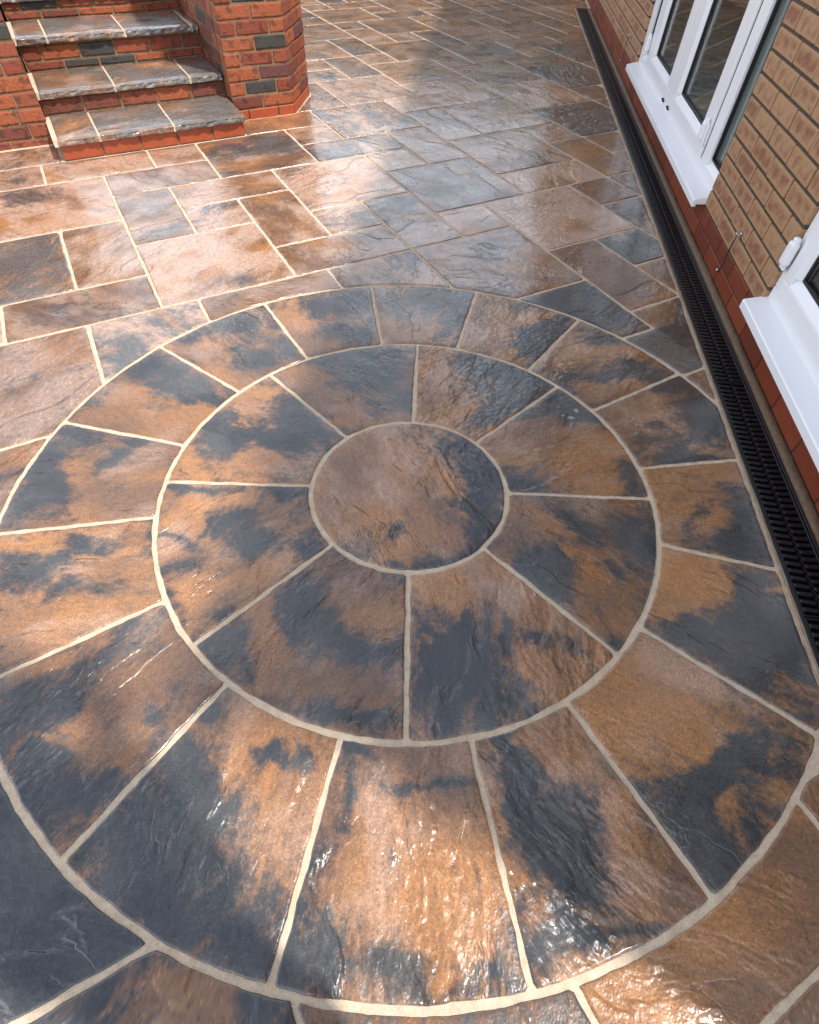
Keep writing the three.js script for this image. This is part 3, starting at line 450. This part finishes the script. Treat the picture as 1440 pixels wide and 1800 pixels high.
// upper garden held behind the steps
{
  const g = new THREE.ExtrudeGeometry(new THREE.Shape([[-12, 3.68], [-0.66, 3.68], [-0.66, 5.22], [0.8, 5.22], [0.8, 9.5], [-12, 9.5]].map(([u, v]) => new THREE.Vector2(u, v))), { depth: 0.6, bevelEnabled: false }).rotateX(-Math.PI / 2);
  g.translate(0, -0.1, 0); const lawn = put('upper_lawn', uvFrom(g, 'x', 'z'), new THREE.MeshStandardMaterial({ color: lin(0.06, 0.1, 0.03), roughness: 1 }), scene); lawn.rotation.y = TH;
  lawn.userData = { label: 'raised grass terrace at the head of the garden steps', category: 'lawn', kind: 'structure' };
}
// ---------------------------------------------------------------- the house along the right
const upvc = new THREE.MeshPhysicalMaterial({ name: 'white plastic', color: lin(0.8, 0.8, 0.82), roughness: 0.28 });
const gasket = new THREE.MeshStandardMaterial({ name: 'black rubber seal', color: lin(0.012, 0.012, 0.013), roughness: 0.5 });
const glass = new THREE.MeshPhysicalMaterial({ name: 'window glass', color: lin(0.86, 0.9, 0.88), transmission: 1, roughness: 0.0, thickness: 0, ior: 1.52 });
const steel = new THREE.MeshStandardMaterial({ name: 'zinc', color: lin(0.55, 0.55, 0.55), metalness: 1, roughness: 0.35 });
const buff = [0, 1, 2, 3, 4, 5, 6].map((v) => {
  const w = 256, h = 96, t = canvasLess(w, h, (i, j) => {
    const x = i / w, y = j / h, n = fbm(N1, x * 5 + v * 13, y * 2 + v * 7, 5), e = Math.min(Math.min(x, 1 - x) * 2.4, Math.min(y, 1 - y)) + 0.05 * n, centre = smooth(0.05, 0.32, e);
    const red = clamp(centre * (0.5 + [0.1, 0.35, -0.4, 0.0, -0.2, 0.5, 0.15][v] + 0.95 * n)), g = 1 + 0.22 * N3(i * 0.7, j * 0.7) + 0.14 * N1(i * 0.25 + v, j * 0.12) + 0.12 * N2(i * 0.5, j * 0.08);
    return [[0.385, 0.24], [0.222, 0.102], [0.116, 0.054]].map(([a, b]) => toS(clamp(mix(a, b, red) * g)));
  }, true);
  t.wrapS = t.wrapT = THREE.ClampToEdgeWrapping;
  return new THREE.MeshStandardMaterial({ name: 'buff facing brick', map: t, bumpMap: t, bumpScale: 0.0015, roughness: 0.8 });
});
function buffShape(w, variant) {
  const key = 'buff' + w.toFixed(3) + variant; if (brickCache[key]) return brickCache[key];
  const g = brickShape(w, 0.065, 0.1, 0.0015, variant).clone(), p = g.attributes.position, uv = g.attributes.uv;
  for (let i = 0; i < p.count; i++) uv.setXY(i, clamp(p.getX(i) / w + 0.5, 0.02, 0.98), clamp(p.getY(i) / 0.065 + 0.5, 0.03, 0.97));
  return brickCache[key] = g;
}
const house = thing('brick_house', 'single storey buff brick house wall with white glazed doors and red plinth', 'house', WALL, 0, -3), HZ = 3;   // local x = 0 is the brick face
const H0 = -10, H1 = 1.46, TOP = 2.3, OPEN = [[-4.405, -1.925], [-1.0, 1.2]], HEAD = 2.12, SILL = 0.14;
{
  const wall = put('wall', mergeGeometries([
    box(0.006, 0.28, -0.05, SILL, H0 + HZ, H1 + HZ), box(0.006, 0.28, SILL + 0.0, TOP, H0 + HZ, OPEN[0][0] - 0.0015 + HZ), box(0.006, 0.28, SILL, TOP, OPEN[0][1] + 0.0015 + HZ, OPEN[1][0] - 0.0015 + HZ), box(0.006, 0.28, SILL, TOP, OPEN[1][1] + 0.0015 + HZ, H1 + HZ),
    ...OPEN.map(([a, b]) => box(0.006, 0.28, HEAD + 0.006, TOP, a - 0.006 + HZ, b + 0.006 + HZ)),
  ].map((g) => uvFrom(g, 'z', 'y', 0.3))), brownMortar, house);
  const rnd = random(12);
  // two smooth red courses
  for (const [y0, off] of [[0.001, 0], [0.0735, 0.112]]) for (let z = H1 - off; z > H0; z -= 0.2245) {
    const a = Math.max(H0, z - 0.2150), s = z - a; if (s < 0.05) continue;
    const m = put('plinth_brick', brickShape(s, 0.0665, 0.1, 0.0008, Math.floor(rnd() * 5)), plinthRed[Math.floor(rnd() * 3)], wall); m.rotation.y = -Math.PI / 2; m.position.set(0.05, y0 + 0.03325, (z + a) / 2 + HZ);
  }
  const far = [], laid = [];
  const course = (c, z0, z1) => {
    const y = 0.1455 + 0.0757 * c; let z = z1, k = 0;
    while (z > z0 + 0.03) {
      let w = 0.215; if (k === 0 && c % 2) w = 0.1025; if (z - w < z0 + 0.06) w = z - z0; const a = Math.max(z0, z - w);
      laid.push([a, z, y]); z = a - 0.0103; k++;
    }
  };
  for (let c = 0; c < 28; c++) {
    const y = 0.1455 + 0.0757 * c, over = y > HEAD;
    if (over) course(c, H0, H1); else { course(c, H0, OPEN[0][0] - 0.001); course(c, OPEN[0][1] + 0.001, OPEN[1][0] - 0.001); course(c, OPEN[1][1] + 0.001, H1); }
  }
  for (const [a, z, y] of laid) {
    const v = Math.floor(rnd() * 4), seen = y < 1.05 && a < -0.95 && a > -7.2 && (a > -2 || y < 0.66), g = buffShape(z - a, v), d = (rnd() - 0.5) * 0.003;
    if (seen) { const m = put('brick', g, buff[Math.floor(rnd() * 7)], wall); m.rotation.y = -Math.PI / 2; m.position.set(0.05 + d, y + 0.0325, (z + a) / 2 + HZ); }
    else { const c = g.clone(); c.rotateY(-Math.PI / 2); c.translate(0.05 + d, y + 0.0325, (z + a) / 2 + HZ); far.push(c); }
  }
  const rest = put('brickwork', mergeGeometries(far), buff[1], wall); rest.userData.kind = 'stuff';
  put('back_wall', box(3.6, 3.7, -0.05, TOP, H0 + HZ, H1 + HZ), new THREE.MeshStandardMaterial({ color: lin(0.35, 0.32, 0.28), roughness: 0.9 }), house);
  put('end_wall', box(0.285, 3.6, -0.05, TOP, H1 - 0.25 + HZ, H1 - 0.002 + HZ), brownMortar, house);
  put('end_wall_001', box(0.285, 3.6, -0.05, TOP, H0 + 0.002 + HZ, H0 + 0.25 + HZ), brownMortar, house);
  put('room_floor', box(0.285, 3.595, 0.05, 0.12, H0 + 0.26 + HZ, H1 - 0.26 + HZ), new THREE.MeshStandardMaterial({ color: lin(0.2, 0.13, 0.08), roughness: 0.5 }), house);
  const roof = put('roof', box(-0.19, 3.9, TOP + 0.001, TOP + 0.13, H0 - 0.1 + HZ, H1 + 0.05 + HZ), new THREE.MeshStandardMaterial({ color: lin(0.08, 0.08, 0.08), roughness: 0.9 }), house);
  put('fascia_board', box(-0.215, -0.191, TOP - 0.03, TOP + 0.15, H0 - 0.1 + HZ, H1 + 0.05 + HZ), upvc, roof);
}
// white framed glazed doors; z in world metres, x measured out of the brick face (inwards positive)
function glazing(name, z0, z1, doors, sides, hinges) {
  const w = new THREE.Group(); w.name = name; w.position.set(0, 0, HZ); house.add(w);
  const bar = (n, x0, x1, y0, y1, a, b, m = upvc, r = 0.004) => put(n, rbox(x0, x1, y0, y1, a, b, r), m, w), f = 0.018, top = HEAD - 0.002;
  // sill with a sloping top and a drip lip
  const prof = new THREE.Shape([[-0.06, 0.134], [-0.06, 0.160], [-0.057, 0.164], [0.03, 0.186], [0.03, 0.150], [-0.045, 0.146], [-0.045, 0.134]].map(([x, y]) => new THREE.Vector2(x, y)));
  const sg = new THREE.ExtrudeGeometry(prof, { depth: z1 - z0 + 0.012, bevelEnabled: true, bevelSize: 0.0015, bevelThickness: 0.0015, bevelSegments: 1 }); sg.translate(0, 0, z0 - 0.006); put('sill', sg, upvc, w);
  bar('frame', f, f + 0.07, 0.176, 0.232, z0 + 0.003, z1 - 0.003); bar('frame', f, f + 0.07, top - 0.06, top, z0 + 0.003, z1 - 0.003);
  for (const [a, b] of sides.frame) bar('frame', f + 0.001, f + 0.071, 0.2325, top - 0.0605, a, b);
  for (const [a, b] of sides.glass) {
    put('glass_pane', box(f + 0.034, f + 0.038, 0.238, top - 0.066, a + 0.001, b - 0.001), glass, w);
    bar('seal', f + 0.016, f + 0.033, 0.262, 0.27, a + 0.001, b - 0.001, gasket, 0.002); bar('seal', f + 0.014, f + 0.033, 0.2705, top - 0.062, a - 0.0005, a + 0.008, gasket, 0.002); bar('seal', f + 0.014, f + 0.033, 0.2705, top - 0.062, b - 0.008, b + 0.0005, gasket, 0.002);
    const bead = new THREE.ExtrudeGeometry(new THREE.Shape([[f - 0.001, 0.2325], [f - 0.001, 0.236], [f + 0.026, 0.264], [f + 0.033, 0.264], [f + 0.033, 0.2325]].map(([x, y]) => new THREE.Vector2(x, y))), { depth: b - a - 0.002, bevelEnabled: false }); bead.translate(0, 0, a + 0.001); put('glazing_bead', bead, upvc, w);
  }
  for (const [a, b, ga, gb] of doors) {
    const x0 = 0.006, x1 = 0.07, gb0 = 0.318;
    bar('door_rail', x0, x1, 0.2335, 0.286, a + 0.003, b - 0.003); bar('door_rail', x0, x1, top - 0.17, top - 0.064, a + 0.003, b - 0.003);
    bar('door_stile', x0 + 0.001, x1 - 0.001, 0.2865, top - 0.1705, a + 0.003, ga - 0.02); bar('door_stile', x0 + 0.001, x1 - 0.001, 0.2865, top - 0.1705, gb + 0.02, b - 0.003);
    const lip = (shape, depth) => new THREE.ExtrudeGeometry(new THREE.Shape(shape.map(([x, y]) => new THREE.Vector2(x, y))), { depth, bevelEnabled: false });
    const g0 = lip([[x0 + 0.001, 0.2865], [x0 + 0.001, 0.289], [x0 + 0.022, gb0], [x0 + 0.03, gb0], [x0 + 0.03, 0.2865]], gb - ga + 0.038); g0.translate(0, 0, ga - 0.019); put('glazing_bead', g0, upvc, w);
    for (const [p, q] of [[ga, ga - 0.0195], [gb, gb + 0.0195]]) { const s = lip(q < p ? [[x0 + 0.002, q], [x0 + 0.022, p], [x0 + 0.03, p], [x0 + 0.03, q]] : [[x0 + 0.002, q], [x0 + 0.03, q], [x0 + 0.03, p], [x0 + 0.022, p]], top - 0.17 - gb0 - 0.001); s.rotateX(Math.PI / 2); s.translate(0, top - 0.1708, 0); put('glazing_bead', s, upvc, w); }
    put('glass_pane', box(x0 + 0.036, x0 + 0.040, gb0 - 0.02, top - 0.172, ga - 0.015, gb + 0.015), glass, w);
    bar('seal', x0 + 0.0225, x0 + 0.035, gb0 + 0.0005, gb0 + 0.010, ga + 0.0005, gb - 0.0005, gasket, 0.002);
    bar('seal', x0 + 0.0225, x0 + 0.035, gb0 + 0.0105, top - 0.172, ga + 0.0005, ga + 0.010, gasket, 0.002); bar('seal', x0 + 0.0225, x0 + 0.035, gb0 + 0.0105, top - 0.172, gb - 0.010, gb - 0.0005, gasket, 0.002);
    put('door_gap_seal', box(x0 + 0.012, x1 - 0.004, 0.24, top - 0.068, b - 0.0028, b + 0.0028), gasket, w);
  }
  for (const [z, y, s] of hinges) {
    put('hinge', mergeGeometries([rbox(-0.026, 0.006, y - 0.042, y + 0.042, z - 0.021, z + 0.021, 0.012, 4), rbox(-0.006, 0.0055, y - 0.062, y + 0.03, z + s * 0.012 - 0.018, z + s * 0.012 + 0.018, 0.004, 2), rbox(-0.02, 0.003, y + 0.03, y + 0.056, z - 0.014, z + 0.014, 0.009, 3)]), upvc, w);
  }
  return w;
}
const doors1 = glazing('glazed_doors', OPEN[0][0], OPEN[0][1], [[-4.1, -3.232, -3.935, -3.352], [-3.228, -2.277, -3.042, -2.435]], { frame: [[-4.4, -4.27], [-4.165, -4.103], [-2.274, -2.162], [-1.952, -1.929]], glass: [[-4.27, -4.165], [-2.162, -1.952]] }, [[-2.312, 0.345, 1], [-2.312, 1.1, 1], [-4.115, 0.345, -1], [-4.115, 1.1, -1]]);
for (const z of [-3.335, -3.175]) put('drain_vent', mergeGeometries([rbox(0.008, 0.019, 0.205, 0.213, z - 0.02, z + 0.02, 0.002), rbox(0.004, 0.019, 0.214, 0.219, z - 0.026, z - 0.006, 0.002)]), gasket, doors1);
glazing('glazed_doors', OPEN[1][0], OPEN[1][1], [[-0.95, 0.05, -0.868, -0.12], [0.054, 1.15, 0.2, 1.0]], { frame: [[-0.997, -0.953], [1.153, 1.197]], glass: [] }, [[-0.968, 0.365, -1], [-0.968, 1.1, -1]]);

// cabin hooks that hold the open doors back
function cabinHook(z, yTop, yLow, label) {
  const h = thing('cabin_hook', label, 'hook', WALL, 0, z);
  put('eye_plate', mergeGeometries([new THREE.TorusGeometry(0.009, 0.0028, 8, 18).rotateY(0.5).translate(-0.015, yTop, 0).toNonIndexed(), new THREE.SphereGeometry(0.0075, 12, 8).scale(0.7, 1, 1).translate(-0.006, yTop + 0.004, 0.006).toNonIndexed(), new THREE.CylinderGeometry(0.014, 0.014, 0.003, 16).rotateZ(Math.PI / 2).translate(-0.0035, yTop, 0).toNonIndexed()]), steel, h);
  const c = new THREE.CatmullRomCurve3([[-0.015, yTop - 0.008, 0], [-0.02, yTop - 0.03, 0.003], [-0.021, (yTop + yLow) / 2, 0.004], [-0.019, yLow + 0.02, 0.008], [-0.024, yLow - 0.002, 0.009], [-0.033, yLow + 0.006, 0.009]].map((p) => new THREE.Vector3(...p)));
  put('hook_rod', new THREE.TubeGeometry(c, 40, 0.0027, 8), new THREE.MeshStandardMaterial({ color: lin(0.06, 0.055, 0.05), metalness: 0.8, roughness: 0.4 }), h);
  put('rod_knob', new THREE.SphereGeometry(0.006, 14, 10).translate(-0.033, yLow + 0.006, 0.009), steel, h);
}
cabinHook(-1.405, 0.235, 0.075, 'thin metal cabin hook hanging on the brick pier between the two glazed doors');
cabinHook(-4.86, 0.255, 0.09, 'thin metal cabin hook hanging on the brickwork past the far end of the glazed doors');

// ---------------------------------------------------------------- the drainage channel
{
  const d = thing('drainage_channel', 'black plastic slotted drainage channel running along the house wall', 'drain', (DRAIN0 + DRAIN1) / 2, 0, -2.65);
  const pvc = new THREE.MeshPhysicalMaterial({ name: 'black plastic', color: lin(0.009, 0.009, 0.011), roughness: 0.36 }), Z = 2.65, w = 0.065, z1 = 2.3;
  put('trough', mergeGeometries([box(-w + 0.001, -w + 0.008, -0.1, -0.004, DRAIN_END + Z, z1 + Z), box(w - 0.008, w - 0.001, -0.1, -0.004, DRAIN_END + Z, z1 + Z), box(-w + 0.009, w - 0.009, -0.1, -0.094, DRAIN_END + Z, z1 + Z), box(-w + 0.002, w - 0.002, -0.1, -0.002, DRAIN_END - 0.008 + Z, DRAIN_END - 0.001 + Z)]), pvc, d);
  const left = new RoundedBoxGeometry(0.0445, 0.012, 0.0135, 2, 0.005), pitch = 0.025; let slats = 0;
  for (let a = z1; a > DRAIN_END + 0.05; a -= 1.0) {
    const b = Math.max(DRAIN_END + 0.002, a - 0.997), mid = (a + b) / 2, n = Math.floor((a - b - 0.012) / pitch);
    const rib = []; for (let k = 0; k < n; k++) { const z = a - 0.008 - (k + 0.5) * pitch; for (const [s, t] of [[-0.25, 1], [0.25, -1]]) { const g = new THREE.BoxGeometry(0.006, 0.0095, pitch * 0.56); g.rotateY(0.42 * t); g.translate(0.0012, -0.0087, z + s * pitch - mid); rib.push(g); } }
    const grate = put('grate', mergeGeometries([rbox(-w + 0.0085, -w + 0.0165, -0.016, -0.0035, b - mid, a - mid, 0.002), rbox(w - 0.0165, w - 0.0085, -0.016, -0.0035, b - mid, a - mid, 0.002), rbox(-w + 0.017, w - 0.017, -0.016, -0.0045, b - mid, b + 0.006 - mid, 0.002), rbox(-w + 0.017, w - 0.017, -0.016, -0.0045, a - 0.006 - mid, a - mid, 0.002), ...rib.map((g) => g.toNonIndexed())]), pvc, d);
    grate.position.set(0, 0, mid + Z);
    const rest = [];
    for (let k = 0; k < n; k++) for (const s of [-1, 1]) {
      const z = a - 0.008 - (k + 0.5) * pitch - mid + s * 0.002, x = s * 0.0265;
      if (a <= 1.31 && a > -3.0 && slats < 300) { const m = put('slat', left, pvc, grate); m.position.set(x, -0.0105 + 0.0015, z); m.rotation.y = s * 0.06; slats++; }
      else { const g = left.clone(); g.rotateY(s * 0.06); g.translate(x, -0.009, z); rest.push(g); }
    }
    if (rest.length) put('slat_rows', mergeGeometries(rest), pvc, grate).userData.kind = 'stuff';
  }
  for (const s of [-1, 1]) put('edge_rail', rbox(s > 0 ? w - 0.008 : -w, s > 0 ? w : -w + 0.008, -0.02, -0.0005, DRAIN_END + Z, z1 + Z, 0.002), pvc, d);
}
// ---------------------------------------------------------------- outside the frame: what the wet stone mirrors and what shades it
{
  const f = thing('garden_fence', 'brown timber panel fence closing the far end of the garden', 'fence', -2, 0, -14.5);
  const wood = matte('weathered fence timber', 0.16, 0.085, 0.045, 0.9, 0.002), rnd = random(3);
  for (let k = 0; k < 9; k++) {
    const x = -9 + k * 1.95; put('fence_post', rbox(x - 0.05, x + 0.05, -0.16, 1.95, -0.05, 0.05, 0.006), wood, f);
    const boards = []; for (let i = 0; i < 12; i++) { const g = rbox(x + 0.055, x + 1.895, -0.05 + i * 0.15, 0.115 + i * 0.15, 0.0, 0.018, 0.003); g.rotateX(0.0); g.translate(0, 0, i % 2 ? 0.02 : 0); boards.push(g); }
    const p = put('fence_panel', mergeGeometries(boards), wood, f); p.userData.kind = 'stuff';
  }
}
{ // a clipped hedge behind the fence
  const h = thing('garden_hedge', 'tall dark green clipped hedge rising behind the timber fence', 'hedge', -2, -0.1, -15.4), rnd = random(8), leaf = [], pos = [];
  for (let k = 0; k < 26000; k++) {
    const side = rnd(), x = -9.5 + 19 * rnd(), top = 3.35 + 0.25 * N1(x * 0.6, 2) + 0.12 * N2(x * 2.3, 5), y = side < 0.75 ? rnd() * top : top - 0.1 * rnd(), z = side < 0.75 ? 0.5 - 0.18 * rnd() + 0.12 * N3(x * 1.5, y * 1.5) : 0.5 - rnd();
    const a = rnd() * 6.28, t = (rnd() - 0.5) * 2, s = 0.035 + 0.03 * rnd(), ux = Math.cos(a) * s, uz = Math.sin(a) * s, uy = t * s * 0.7;
    pos.push(x - ux, y - uy, z - uz, x + ux, y + uy, z + uz, x + uz * 0.9, y + s, z - ux * 0.9 + 0.02);
  }
  const g = new THREE.BufferGeometry(); g.setAttribute('position', new THREE.Float32BufferAttribute(pos, 3)); g.computeVertexNormals();
  put('foliage', g, new THREE.MeshStandardMaterial({ name: 'hedge leaves', color: lin(0.045, 0.085, 0.025), roughness: 0.8, side: THREE.DoubleSide }), h);
  put('inner_twigs', box(-9.4, 9.4, 0, 3.1, -0.4, 0.28), new THREE.MeshStandardMaterial({ color: lin(0.045, 0.085, 0.025), roughness: 1 }), h);
}
{ // the person taking the picture: stands behind the lens, arms raised to the phone
  const me = thing('person', 'person in dark jacket and trousers standing at the circle holding up a phone', 'person', 0.12, 0, 1.39, 0);
  const P = (x, y, z) => [x, y, z];
  const bones = [
    [P(0, 1.50, -0.13), P(0, 1.60, -0.1), 0.085, 0.095], [P(0, 1.36, 0.0), P(0, 1.47, -0.07), 0.058, 0.055], [P(-0.06, 1.0, 0.03), P(-0.07, 1.26, 0.02), 0.145, 0.15], [P(0.06, 1.0, 0.03), P(0.07, 1.26, 0.02), 0.145, 0.15], [P(-0.12, 1.31, 0.01), P(0.12, 1.31, 0.01), 0.09, 0.09], [P(-0.07, 0.93, 0.03), P(0.07, 0.93, 0.03), 0.135, 0.135],
    [P(-0.1, 0.88, 0.03), P(-0.12, 0.48, 0.0), 0.1, 0.065], [P(-0.12, 0.48, 0.0), P(-0.13, 0.09, 0.05), 0.065, 0.045], [P(-0.13, 0.05, 0.06), P(-0.14, 0.035, -0.09), 0.045, 0.035],
    [P(0.1, 0.88, 0.03), P(0.12, 0.48, 0.0), 0.1, 0.065], [P(0.12, 0.48, 0.0), P(0.13, 0.09, 0.05), 0.065, 0.045], [P(0.13, 0.05, 0.06), P(0.14, 0.035, -0.09), 0.045, 0.035],
    [P(-0.19, 1.31, 0.0), P(-0.27, 1.06, -0.0), 0.062, 0.05], [P(-0.27, 1.06, -0.0), P(-0.12, 1.24, -0.19), 0.05, 0.034], [P(0.19, 1.31, 0.0), P(0.27, 1.06, -0.0), 0.062, 0.05], [P(0.27, 1.06, -0.0), P(0.06, 1.24, -0.19), 0.05, 0.034],
  ];
  for (const s of [-1, 1]) { const wx = s < 0 ? -0.12 : 0.06, d = -s; bones.push([P(wx, 1.24, -0.19), P(wx + 0.012 * d, 1.26, -0.235), 0.034, 0.03]); for (let k = 0; k < 4; k++) bones.push([P(wx + 0.004 * d, 1.245 + 0.018 * k, -0.24), P(wx + 0.03 * d, 1.238 + 0.018 * k, -0.262 + 0.002 * k), 0.0105, 0.0085]); bones.push([P(wx + 0.01 * d, 1.27, -0.215), P(wx + 0.042 * d, 1.3, -0.22), 0.011, 0.009]); }
  const field = (x, y, z) => {
    let d = 9;
    for (const [a, b, r0, r1] of bones) { const bx = b[0] - a[0], by = b[1] - a[1], bz = b[2] - a[2], t = clamp(((x - a[0]) * bx + (y - a[1]) * by + (z - a[2]) * bz) / (bx * bx + by * by + bz * bz)); const e = Math.hypot(x - a[0] - bx * t, y - a[1] - by * t, z - a[2] - bz * t) - mix(r0, r1, t), k = 0.03, h = clamp(0.5 + 0.5 * (d - e) / k); d = mix(d, e, h) - k * h * (1 - h); }
    return d;
  };
  const n = 96, half = 0.9, mc = new MarchingCubes(n, new THREE.MeshBasicMaterial(), false, false, 120000); mc.isolation = 0;
  for (let k = 0; k < n; k++) for (let j = 0; j < n; j++) for (let i = 0; i < n; i++) { const x = (i / n * 2 - 1) * half, y = (j / n * 2 - 1) * half + 0.86, z = (k / n * 2 - 1) * half; mc.field[i + j * n + k * n * n] = -field(x, y, z); }
  mc.update();
  const g = new THREE.BufferGeometry(), c = mc.count; g.setAttribute('position', new THREE.BufferAttribute(mc.positionArray.slice(0, c * 3), 3)); g.setAttribute('normal', new THREE.BufferAttribute(mc.normalArray.slice(0, c * 3), 3)); g.scale(half, half, half); g.translate(0, 0.86, 0);
  const p = g.attributes.position, col = new Float32Array(p.count * 3);
  for (let i = 0; i < p.count; i++) { const y = p.getY(i), z = p.getZ(i), q = y > 1.4 || z < -0.18 ? [0.45, 0.27, 0.2] : y > 0.92 ? [0.03, 0.035, 0.05] : y > 0.09 ? [0.035, 0.035, 0.04] : [0.05, 0.04, 0.03]; col.set(q, i * 3); }
  g.setAttribute('color', new THREE.BufferAttribute(col, 3));
  put('body', g, new THREE.MeshStandardMaterial({ vertexColors: true, roughness: 0.85 }), me);
  put('hair', new THREE.SphereGeometry(0.104, 24, 16, 0, Math.PI * 2, 0, 1.75).rotateX(0.5).translate(0, 1.6, -0.085), new THREE.MeshStandardMaterial({ color: lin(0.03, 0.02, 0.014), roughness: 0.7 }), me);
  const phone = thing('phone', 'black phone held level in both hands of the standing person', 'phone', 0.0948 + 0.0509 * 0.016, 1.2817 + 0.7846 * 0.016, 1.1008 + 0.618 * 0.016);
  phone.quaternion.copy(camera.quaternion);
  put('phone_body', rbox(-0.037, 0.037, -0.1, 0.055, 0.0, 0.009, 0.004), new THREE.MeshStandardMaterial({ color: lin(0.02, 0.02, 0.022), roughness: 0.3 }), phone);
  put('screen', box(-0.034, 0.034, -0.096, 0.051, 0.0092, 0.0098), new THREE.MeshStandardMaterial({ color: lin(0.01, 0.01, 0.012), roughness: 0.15 }), phone);
}
renderer.render(scene, camera);
